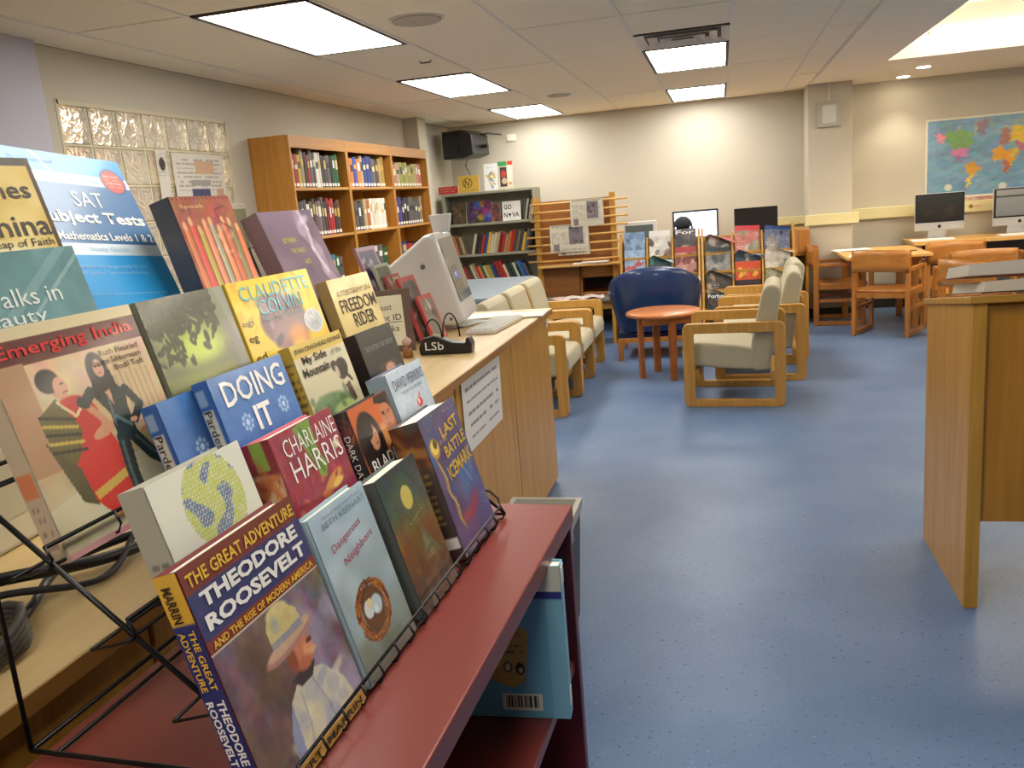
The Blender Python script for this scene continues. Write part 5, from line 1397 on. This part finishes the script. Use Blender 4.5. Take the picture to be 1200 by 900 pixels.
# --- row 3
def p_d(c):
    c.grad((26, 44, 120), (60, 108, 178), 0, .5); c.grad((60, 108, 178), (72, 124, 190), .5, 1); c.noise(.01, 10)
    for cx in (.28, .80):
        cy = .69 if cx < .5 else .70
        for k in range(8):
            a = k * PI / 4; c.ell(cx + .055 * math.cos(a), cy + .042 * math.sin(a), .02, .016, (160, 190, 226), 0, .3)
        c.ell(cx, cy, .025, .02, (190, 210, 236))
def e_d(t, w, h):
    tx(t, w, h, 'DOING', .52, .81, .82, .15, WHT, .015); tx(t, w, h, 'IT', .50, .615, .22, .15, WHT, .03); tx(t, w, h, 'RIGHT', .52, .42, .84, .14, plain(150, 170, 200), .01)
def s_d(c): c.rect(0, 0, 1, 1, (58, 104, 176)); c.rect(.05, .46, .80, .84, (216, 214, 196)); c.rect(.05, .46, .80, .58, (120, 150, 80)); c.rect(.05, .86, .7, .95, (150, 176, 206)); c.rect(.05, .38, .8, .46, (226, 226, 220))
def e_ds(t, w, h, th=.022):
    M = Matrix.Translation((-.003, h * .83, -th * .82)) @ Matrix(((0, 0, -1, 0), (-1, 0, 0, 0), (0, 1, 0, 0), (0, 0, 0, 1)))
    text('Pardes', t, M, h * .22, th * .5, DKB)
dbook('bright blue paperback titled DOING IT, front copy in the third row', 2, .254, .430, .378, .225, .022, p_d, (58, 104, 176), 0, lambda t, w, h: (e_d(t, w, h), e_ds(t, w, h)), 0, s_d)
dbook('identical bright blue paperback tucked behind the front copy', 2, .186, .362, .372, .225, .022, p_d, (58, 104, 176), 0, lambda t, w, h: e_ds(t, w, h), -.026, s_d)
def p_m(c):
    c.grad((196, 186, 150), (206, 198, 170)); c.rect(0, .83, 1, 1, (206, 176, 76)); c.rect(0, .79, 1, .83, (220, 190, 140), .5)
    c.ell(.38, .12, .42, .20, (90, 116, 76), 0, .3); c.ell(.30, .2, .26, .12, (110, 136, 90), 0, .4); c.ell(.62, .06, .3, .1, (176, 190, 120), 0, .4)
    c.ell(.78, .52, .14, .14, (50, 42, 42), .4, .1); c.ell(.66, .58, .07, .08, (60, 44, 40), 0, .1); c.ell(.68, .50, .04, .09, (190, 170, 150), 0, .2); c.line([(.84, .42), (.90, .34)], .02, (60, 46, 44)); c.poly([(.74, .30), (.84, .34), (.88, .08), (.80, .06)], (96, 60, 52))
    c.blots(10, [(70, 96, 60), (130, 150, 100)], .03, .08, 0, 0, .8, .3, .6)
def e_m(t, w, h):
    tx(t, w, h, 'JEAN CRAIGHEAD GEORGE', .51, .925, .92, .042, DKB, .01); tx(t, w, h, 'My Side', .36, .83, .46, .075, DKB, .02); tx(t, w, h, 'of the', .78, .845, .22, .045, plain(130, 120, 104)); tx(t, w, h, 'Mountain', .32, .755, .5, .065, DKB, .02)
dbook('cream paperback with a falcon and green hills under a yellow band, third row', 2, .458, .620, .382, .215, .018, p_m, (190, 160, 60), 0, e_m, 0, lambda c: (c.rect(0, 0, 1, 1, (196, 164, 70)), c.scribble(.2, .1, .8, .9, 14, (60, 50, 30))), v0=.42)
def p_bk(c): c.grad((30, 28, 30), (36, 34, 36)); c.rect(.30, .0, .82, .38, (66, 50, 44)); c.ell(.6, .24, .16, .12, (190, 140, 110), 0, .3); c.ell(.44, .14, .1, .1, (40, 36, 40), 0, .2)
dbook('black book with a small photograph low on the cover, farthest in the third row', 2, .666, .812, .364, .205, .030, p_bk, (34, 32, 34), 0, lambda t, w, h: tx(t, w, h, 'THE FOURTEEN CARAT MEMORY', .5, .82, .8, .045, plain(130, 130, 130)), board=(36, 34, 36), v0=.5)

# --- row 4
def p_i(c):
    c.grad((176, 150, 112), (206, 176, 142)); c.noise(.02, 10, False)
    c.poly([(0, .0), (0, .22), (.5, .30), (1, .36), (1, 0)], (196, 190, 160)); c.blots(14, [(206, 196, 160), (186, 170, 130)], .06, .2, 0, 0, 1, .25, .4)
    c.rect(.0, .83, 1, .945, (88, 26, 20)); c.rect(0, .945, 1, 1, (206, 190, 150)); c.rect(.62, .45, .95, .78, (196, 166, 126)); c.rect(0, .36, .18, .84, (170, 130, 96))
    for k in range(8): c.line([(.66 + k * .04, .5), (.66 + k * .04, .70 - .02 * (k % 2))], .006, (150, 140, 100), .7)
    c.poly([(.72, .40), (.84, .43), (.84, .30), (.72, .26)], (196, 140, 100)); c.poly([(.5, .36), (1, .42), (1, .36), (.55, .30)], (186, 166, 120)); c.line([(.2, .36), (.6, .42), (1, .46)], .006, (150, 126, 86), .5)
    # woman in red
    c.poly([(.20, .44), (.26, .20), (.34, .10), (.46, .08), (.60, .12), (.58, .26), (.52, .46)], (196, 36, 30)); c.poly([(.28, .22), (.60, .28), (.60, .24), (.29, .18)], (196, 160, 70)); c.poly([(.34, .10), (.46, .08), (.60, .12), (.6, .10), (.46, .055), (.35, .075)], (176, 130, 60))
    c.ell(.36, .54, .15, .12, (186, 36, 34), 0, .1); c.poly([(.14, .60), (.28, .66), (.36, .50), (.30, .40), (.22, .34), (.15, .42)], (96, 88, 44)); c.poly([(.12, .50), (.26, .34), (.28, .16), (.20, .2)], (84, 76, 44))
    for k in range(5): c.line([(.15, .60 - k * .04), (.34, .55 - k * .035)], .008, [(46, 40, 30), (186, 160, 70)][k % 2])
    c.ell(.50, .46, .10, .028, (196, 140, 104), .25, .1); c.line([(.45, .58), (.52, .50), (.5, .45)], .02, (190, 134, 98)); c.ell(.32, .705, .055, .055, (190, 134, 104), 0, .1); c.ell(.275, .74, .075, .058, (34, 26, 26), 0, .1); c.ell(.335, .70, .045, .050, (196, 142, 110), 0, .1); c.ell(.35, .715, .012, .006, (40, 30, 28)); c.line([(.34, .675), (.37, .678)], .004, (140, 50, 46)); c.line([(.28, .64), (.36, .56), (.42, .6)], .008, (206, 190, 140))
    # woman in a dark catsuit
    K = (40, 50, 50); K2 = (84, 104, 104)
    c.poly([(.50, .63), (.57, .67), (.66, .66), (.73, .60), (.70, .52), (.70, .40), (.56, .40), (.57, .52)], K); c.poly([(.58, .65), (.63, .65), (.62, .55)], (196, 146, 116))
    c.line([(.50, .64), (.44, .60), (.42, .61)], .030, K); c.line([(.73, .61), (.79, .52), (.72, .46)], .026, K); c.ell(.71, .46, .028, .014, (196, 146, 116))
    c.line([(.59, .40), (.565, .24), (.56, .10)], .042, K); c.line([(.66, .40), (.74, .28), (.84, .21)], .040, K); c.line([(.84, .21), (.99, .195)], .022, K); c.line([(.56, .10), (.57, .055)], .028, (26, 26, 26))
    c.line([(.575, .38), (.555, .24), (.55, .12)], .010, K2); c.line([(.68, .38), (.75, .29), (.82, .23)], .010, K2); c.line([(.60, .50), (.68, .44)], .010, K2); c.line([(.60, .60), (.58, .46)], .007, K2)
    c.ell(.60, .72, .075, .10, (34, 26, 26), 0, .1); c.ell(.61, .735, .038, .045, (196, 146, 116), 0, .1); c.line([(.55, .70), (.54, .62)], .02, (34, 26, 26)); c.line([(.66, .71), (.67, .64)], .018, (34, 26, 26)); c.ell(.598, .745, .008, .005, (30, 24, 24)); c.ell(.624, .745, .008, .005, (30, 24, 24)); c.line([(.60, .712), (.62, .712)], .004, (140, 50, 46))
    c.poly([(0, 0), (.4, .0), (.4, .03), (0, .03)], (190, 140, 140)); c.rect(.3, 0, 1, .025, (196, 130, 140))
def e_i(t, w, h):
    tx(t, w, h, 'Emerging India', .5, .852, .90, .075, plain(206, 30, 30), .012)
    tx(t, w, h, 'Ruth Fleuried', .94, .785, .29, .028, DKB, 0, 0, 'RIGHT'); tx(t, w, h, 'Bente Sibbernsen', .94, .745, .36, .028, DKB, 0, 0, 'RIGHT'); tx(t, w, h, 'Bodil Toft', .94, .705, .22, .028, DKB, 0, 0, 'RIGHT')
dbook('large book with a woman in a red sari beside a woman in a dark suit', 3, .025, .250, .499, .250, .024, p_i, (206, 196, 170), 0, e_i, 0, lambda c: (c.grad((196, 176, 150), (206, 190, 160)), c.rect(.1, .3, .9, .4, (216, 130, 90)), c.scribble(.2, .05, .8, .28, 4, (120, 90, 90))), res=.0013, board=(206, 196, 170))
def p_t(c):
    c.grad((110, 110, 76), (128, 132, 110)); c.ell(.45, .52, .46, .26, (166, 190, 80), 0, .7); c.ell(.50, .48, .3, .16, (190, 206, 90), 0, .6); c.grad((96, 92, 62), (120, 124, 76), 0, .28)
    c.ell(.4, .22, .5, .1, (140, 150, 80), 0, .8, .7)
    for _ in range(330):
        x = rng.uniform(.0, .8); y = 1 - abs(rng.normal(0, .20)) * (1.2 - abs(x - .35))
        c.ell(x, y, rng.uniform(.03, .07), rng.uniform(.018, .045), [(60, 62, 42), (70, 74, 50)][_ % 2], rng.uniform(0, 3), .25)
    for _ in range(30): c.ell(rng.uniform(.02, .3), rng.uniform(.40, .75), .05, .025, (66, 70, 46), rng.uniform(0, 3), .2)
    c.line([(.86, .62), (.95, .40), (.90, .2)], .05, (130, 124, 120), .7); c.line([(.92, 1), (1, .5)], .05, (150, 150, 140), .5); c.ell(.84, .30, .08, .2, (110, 110, 96), .4, .8)
dbook('book with a leafy tree against glowing green light, fourth row', 3, .262, .448, .499, .245, .020, p_t, (112, 110, 92), 0, None, 0, v0=.40)
def p_c(c):
    c.grad((216, 180, 20), (230, 196, 30)); c.blots(50, [(216, 160, 20), (236, 206, 60), (206, 150, 60)], .02, .08, 0, 0, 1, 1, .6)
    c.ell(.50, .46, .30, .34, (112, 84, 96), 0, .12); c.ell(.52, .28, .25, .26, (140, 104, 110), 0, .3); c.ell(.60, .24, .16, .18, (226, 140, 70), 0, .7); c.ell(.58, .14, .12, .1, (236, 180, 90), 0, .7); c.ell(.36, .26, .08, .06, (70, 60, 80), .5, .4); c.ell(.40, .72, .2, .1, (104, 84, 100), 0, .4)
    c.rect(.22, .0, .78, .06, (150, 110, 110)); c.blots(20, [(176, 150, 160), (90, 76, 96)], .02, .06, .3, .3, .7, .8, .4)
    c.ell(.85, .36, .125, .155, (190, 190, 196), 0, .05); c.ell(.85, .36, .10, .125, (160, 164, 170), 0, .05); c.blots(10, [(216, 216, 220), (130, 134, 140)], .01, .04, .78, .28, .92, .44, .8)
def e_c(t, w, h):
    tx(t, w, h, 'CLAUDETTE', .52, .865, .84, .095, CYAN, .0); tx(t, w, h, 'COLVIN', .52, .755, .54, .10, CYAN, .0); tx(t, w, h, 'Twice Toward Justice', .5, .70, .52, .045, plain(170, 180, 180))
    tx(t, w, h, 'egi', .08, .70, .12, .05, DKB); tx(t, w, h, 'eg', .08, .59, .1, .05, DKB); tx(t, w, h, 'ed', .09, .48, .12, .05, DKB)
dbook('bright yellow book with a hazy portrait and a silver medal, fourth row', 3, .456, .700, .500, .240, .018, p_c, (216, 180, 40), 0, e_c, v0=.42)
def p_f(c): c.grad((186, 160, 92), (210, 186, 122)); c.blots(40, [(196, 170, 100), (216, 196, 136), (170, 140, 76)], .05, .2, 0, 0, 1, 1, .35, .8); c.blots(8, [(110, 90, 50)], .03, .08, .2, .0, .9, .08, .6)
def e_f(t, w, h):
    tx(t, w, h, 'AUTOBIOGRAPHY OF A', .53, .84, .84, .05, plain(96, 76, 46)); tx(t, w, h, 'FREEDOM', .53, .69, .86, .12, DKB, .01); tx(t, w, h, 'RIDER', .56, .55, .52, .12, DKB, .01)
dbook('tan book titled FREEDOM RIDER in brown letters, farthest in the fourth row', 3, .752, .925, .471, .215, .022, p_f, (170, 146, 90), 0, e_f, 0, lambda c: (c.rect(0, 0, 1, 1, (176, 152, 96)), c.scribble(.2, .1, .8, .6, 8, (70, 56, 40))))

# --- row 5
def p_wk(c): c.grad((96, 146, 158), (90, 132, 134)); c.noise(.02, 6); c.line([(.2, .6), (.9, 1)], .03, (150, 176, 176), .4); c.line([(.3, .55), (1, .95)], .012, (170, 190, 190), .5)
def e_wk(t, w, h): tx(t, w, h, 'She', .20, .84, .2, .07, WHT); tx(t, w, h, 'Walks in', .42, .72, .66, .09, plain(214, 220, 214)); tx(t, w, h, 'Beauty', .30, .61, .56, .09, plain(214, 220, 214))
dbook('teal book titled Walks in Beauty, at the left edge of the fifth row', 4, .075, .268, .595, .235, .020, p_wk, (80, 124, 128), 0, e_wk)
def p_pc(c):
    c.grad((150, 66, 52), (150, 84, 62)); c.noise(.03, 8, False)
    cols = [(196, 106, 60), (206, 70, 60), (170, 150, 60), (206, 130, 96), (140, 150, 120), (216, 130, 80), (190, 96, 56), (120, 120, 70), (206, 110, 60)]
    for k, q in enumerate(cols):
        x = .08 + k * .108; top = .72 + .05 * math.sin(k * 2.2)
        c.poly([(x - .04, 0), (x + .045, 0), (x + .035, top), (x - .03, top)], q); c.line([(x - .015, 0), (x - .01, top)], .008, tuple(min(255, v + 34) for v in q), .8); c.ell(x, top, .032, .05, (206, 160, 110), 0, .2)
    for k in range(14): c.line([(.03 + k * .07, 1), (.05 + k * .07, .97)], .01, (96, 40, 36))
    c.line([(.86, .90), (.66, .86), (.68, .74), (.85, .66)], .012, (96, 50, 40), .8); c.blots(12, [(226, 190, 160), (206, 170, 150)], .02, .07, .4, .3, .9, .7, .4, .7)
dbook('reddish brown book with a row of upright coloured pencils on the cover, fifth row', 4, .494, .650, .655, .262, .036, p_pc, (60, 56, 62), .0, lambda t, w, h: tx(t, w, h, 'Speak', .30, .92, .4, .03, plain(216, 170, 120)), 0, lambda c: c.grad((52, 48, 58), (70, 60, 58)), board=(70, 54, 54), v0=.36)
def p_pu(c):
    c.grad((96, 76, 90), (124, 104, 120)); c.blots(24, [(140, 116, 130), (104, 84, 100), (84, 66, 80)], .08, .24, 0, 0, 1, 1, .5, .8)
    c.line([(.72, .98), (.66, .8), (.82, .6), (.78, .4), (.9, .2)], .07, (170, 150, 166), .5); c.line([(.75, .98), (.78, .82), (.72, .62), (.8, .4)], .03, (206, 194, 206), .6); c.ell(.78, .9, .16, .05, (206, 196, 210), .3, .6, .7)
def e_pu(t, w, h):
    y = plain(190, 180, 60); tx(t, w, h, 'BETWEEN', .34, .76, .24, .035, y); tx(t, w, h, 'THE SHADES', .42, .68, .26, .035, y); tx(t, w, h, 'ART', .50, .59, .12, .035, y)
dbook('glossy purple book with a pale ribbon of light, farthest in the fifth row', 4, .714, .905, .622, .262, .034, p_pu, (130, 100, 112), 0, e_pu, 0, lambda c: (c.grad((110, 76, 84), (150, 120, 126)), c.scribble(.2, .1, .8, .5, 8, (190, 150, 150))), board=(130, 104, 116), lean=6, v0=.2)
# --- row 6
def p_y(c): c.grad((196, 160, 76), (206, 176, 90)); c.blots(16, [(226, 206, 140), (206, 180, 100)], .1, .3, 0, .1, 1, .8, .5, .8); c.rect(0, .93, 1, 1, (56, 46, 30)); c.rect(.965, 0, 1, 1, (76, 60, 36)); c.ell(.5, .25, .4, .12, (230, 216, 170), 0, .6)
def e_y(t, w, h): tx(t, w, h, 'Names', .60, .77, .62, .10, DKB, .01); tx(t, w, h, 'China', .66, .56, .60, .12, DKB, .01); tx(t, w, h, 'A Leap of Faith', .64, .49, .6, .055, DKB)
def p_s(c):
    c.grad((24, 150, 214), (40, 150, 220)); c.rect(0, .83, 1, .89, (214, 228, 236)); c.rect(0, .50, 1, .83, (36, 100, 152)); c.rect(0, .44, 1, .50, (214, 228, 236)); c.rect(0, 0, .1, .44, (30, 130, 200))
    c.ell(.88, .87, .10, .078, (44, 70, 130), 0, .05); c.ell(.88, .87, .088, .066, (206, 70, 56), 0, .05); c.scribble(.82, .83, .94, .91, 4, (240, 190, 180), .7)
    c.line([(.34, 1), (.42, .90)], .01, (210, 230, 240), .7); c.poly([(.80, .20), (.86, .12), (.98, .0), (.90, .02)], (150, 206, 236), .7)
def e_s(t, w, h):
    lb = plain(150, 190, 220)
    tx(t, w, h, 'The CollegeBoard', .32, .93, .30, .03, lb); tx(t, w, h, 'The Official', .62, .845, .26, .028, lb); tx(t, w, h, 'SAT', .60, .705, .23, .085, WHT, 0)
    tx(t, w, h, 'Subject Tests', .58, .595, .80, .085, WHT, .03); tx(t, w, h, 'in Mathematics Levels 1 & 2', .58, .52, .80, .045, WHT, .02); tx(t, w, h, 'Study Guide', .58, .452, .30, .032, lb)
    tx(t, w, h, 'The best way to get ready for the', .54, .365, .54, .022, lb); tx(t, w, h, 'SAT Subject Tests in mathematics', .54, .33, .54, .022, lb)
    tx(t, w, h, 'from the test makers and with two full practice tests', .58, .22, .6, .016, lb)
dbook('yellow book with dark letters in front of the blue test guide', 5, .115, .322, .734, .240, .020, p_y, (90, 70, 40), 0, e_y, 0, v0=.3)
dbook('large bright blue mathematics test guide at the top left of the display', 5, .262, .514, .775, .300, .018, p_s, (30, 120, 190), math.radians(-6), e_s, -.045, lean=10)

# large light blue book lying upright on the shelf below
M = Matrix.Translation((-.452, 1.225, .6762)) @ Matrix.Rotation(math.radians(3), 4, 'Z') @ Matrix.Rotation(PI / 2, 4, 'X')
t = thing('shelved_book', 'large light blue book with a barcode, standing on the shelf under the maroon top', 'book', M=M)
w_, h_ = .185, .272
m = plain(110, 170, 200)
MB().box(0, 0, -.002, w_, h_, 0).box(0, 0, -.028, w_, h_, -.026).box(w_ - .002, 0, -.028, w_ + .001, h_, 0).build('cover', m, t)
MB().box(.004, .004, -.026, w_ - .002, h_ - .004, -.002).build('pages', PAGES, t)
c = Canvas(w_, h_, .0016, (96, 158, 192)); c.grad((104, 166, 198), (110, 166, 190)); c.rect(0, .84, 1, 1, (206, 206, 190)); c.rect(0, .79, 1, .84, (46, 56, 130)); c.rect(.86, 0, 1, .78, (140, 190, 206), .6)
c.poly([(.1, .30), (.50, .20), (.62, .24), (.68, .58), (.58, .62), (.1, .66)], (186, 150, 90)); c.poly([(.18, .34), (.40, .34), (.42, .60), (.2, .6)], (196, 176, 120)); c.scribble(.2, .36, .4, .58, 10, (120, 96, 60), .6)
c.rect(.44, .54, .60, .575, (196, 96, 60), .7); c.scribble(.42, .42, .62, .50, 2, (50, 40, 34)); c.ell(.47, .34, .045, .04, (40, 36, 36), 0, .2); c.ell(.47, .34, .03, .03, (216, 190, 160), 0, .2); c.ell(.58, .33, .045, .045, (30, 26, 26), 0, .2); c.ell(.585, .32, .022, .022, (206, 180, 150), 0, .2)
c.rect(.40, .05, .76, .16, (222, 220, 206))
x = .43
while x < .73: w2 = rng.uniform(.004, .012); c.rect(x, .065, x + w2, .15, (40, 40, 40)); x += w2 + rng.uniform(.004, .01)
c.obj('back_print', t, T(0, 0, .0006))
text('US', t, T(.10, .232, .0016), .03, .010, WHT, .03)
MB().box(w_ + .001, .235, -.026, w_ + .002, h_ - .004, -.002).box(w_ + .001, .02, -.022, w_ + .002, .05, -.006).build('spine_band', plain(226, 226, 216), t)

# waste bin behind the bookcase
t = thing('waste_bin', 'dark grey waste bin with a pale liner behind the maroon bookcase', 'bin', (-.655, 2.74, 0))
k = MB()
def sq(z, a, b): return [(-a, -b, z), (a, -b, z), (a, b, z), (-a, b, z)]
for z, a, b in ((0, .10, .13), (.44, .125, .16), (.44, .118, .153), (.02, .093, .123)): k.v += sq(z, a, b)
for i in range(3):
    for j in range(4): k.f.append((i * 4 + j, i * 4 + (j + 1) % 4, (i + 1) * 4 + (j + 1) % 4, (i + 1) * 4 + j))
k.f += [(0, 3, 2, 1), (12, 13, 14, 15)]; k.m += [0] * 14; k.sm += [False] * 14
k.build('bin_body', mat('bin_plastic', rgb(52, 58, 66), .5), t, bevel=.006)
k = MB()
for z, a, b in ((.40, .127, .162), (.446, .131, .166), (.446, .112, .147), (.36, .10, .135)): k.v += sq(z, a, b)
for i in range(3):
    for j in range(4): k.f.append((i * 4 + j, i * 4 + (j + 1) % 4, (i + 1) * 4 + (j + 1) % 4, (i + 1) * 4 + j))
k.m += [0] * 12; k.sm += [False] * 12
k.build('liner', mat('bin_liner', rgb(176, 176, 166), .4), t)

# papers pinned over the glass blocks
def pinned(y0, z1, w_, h_, label, pic, k):
    c = Canvas(w_, h_, .006, (206, 200, 188)); c.scribble(.06, .62, .94, .96, 8, (110, 106, 104), .5); pic(c)
    M = Matrix.Translation((XL + .012 + .003 * k, y0, z1)) @ Matrix(((0, 0, 1, 0), (1, 0, 0, 0), (0, 1, 0, 0), (0, 0, 0, 1)))
    t = thing('pinned_paper', label, 'newspaper', M=M, group='papers pinned on the glass block window')
    MB().box(0, -h_, -.0015, w_, 0, 0).build('sheet', PAPERP and WHITE, t)
    c.obj('print', t, T(0, -h_, .0006), PAPERP)
pinned(4.66, 1.97, .54, .62, 'large newspaper page pinned over the glass blocks', lambda c: (c.rect(.42, .80, .80, .93, (196, 160, 130)), c.rect(.30, .42, .66, .66, (70, 74, 104)), c.ell(.5, .50, .12, .06, (120, 90, 84)), c.rect(.80, .40, .95, .66, (186, 150, 130)), c.rect(.3, .68, .7, .74, (150, 146, 140))), 0)
pinned(5.10, 1.66, .30, .42, 'olive toned newspaper page at the right corner of the glass blocks', lambda c: (c.grad((120, 118, 90), (140, 140, 110), 0, .9), c.scribble(.1, .1, .9, .5, 6, (90, 90, 70))), 1)
pinned(4.50, 1.98, .10, .40, 'narrow strip of paper hanging left of the large newspaper page', lambda c: c.ell(.5, .8, .3, .1, (60, 50, 50)), 2)

finish_text()
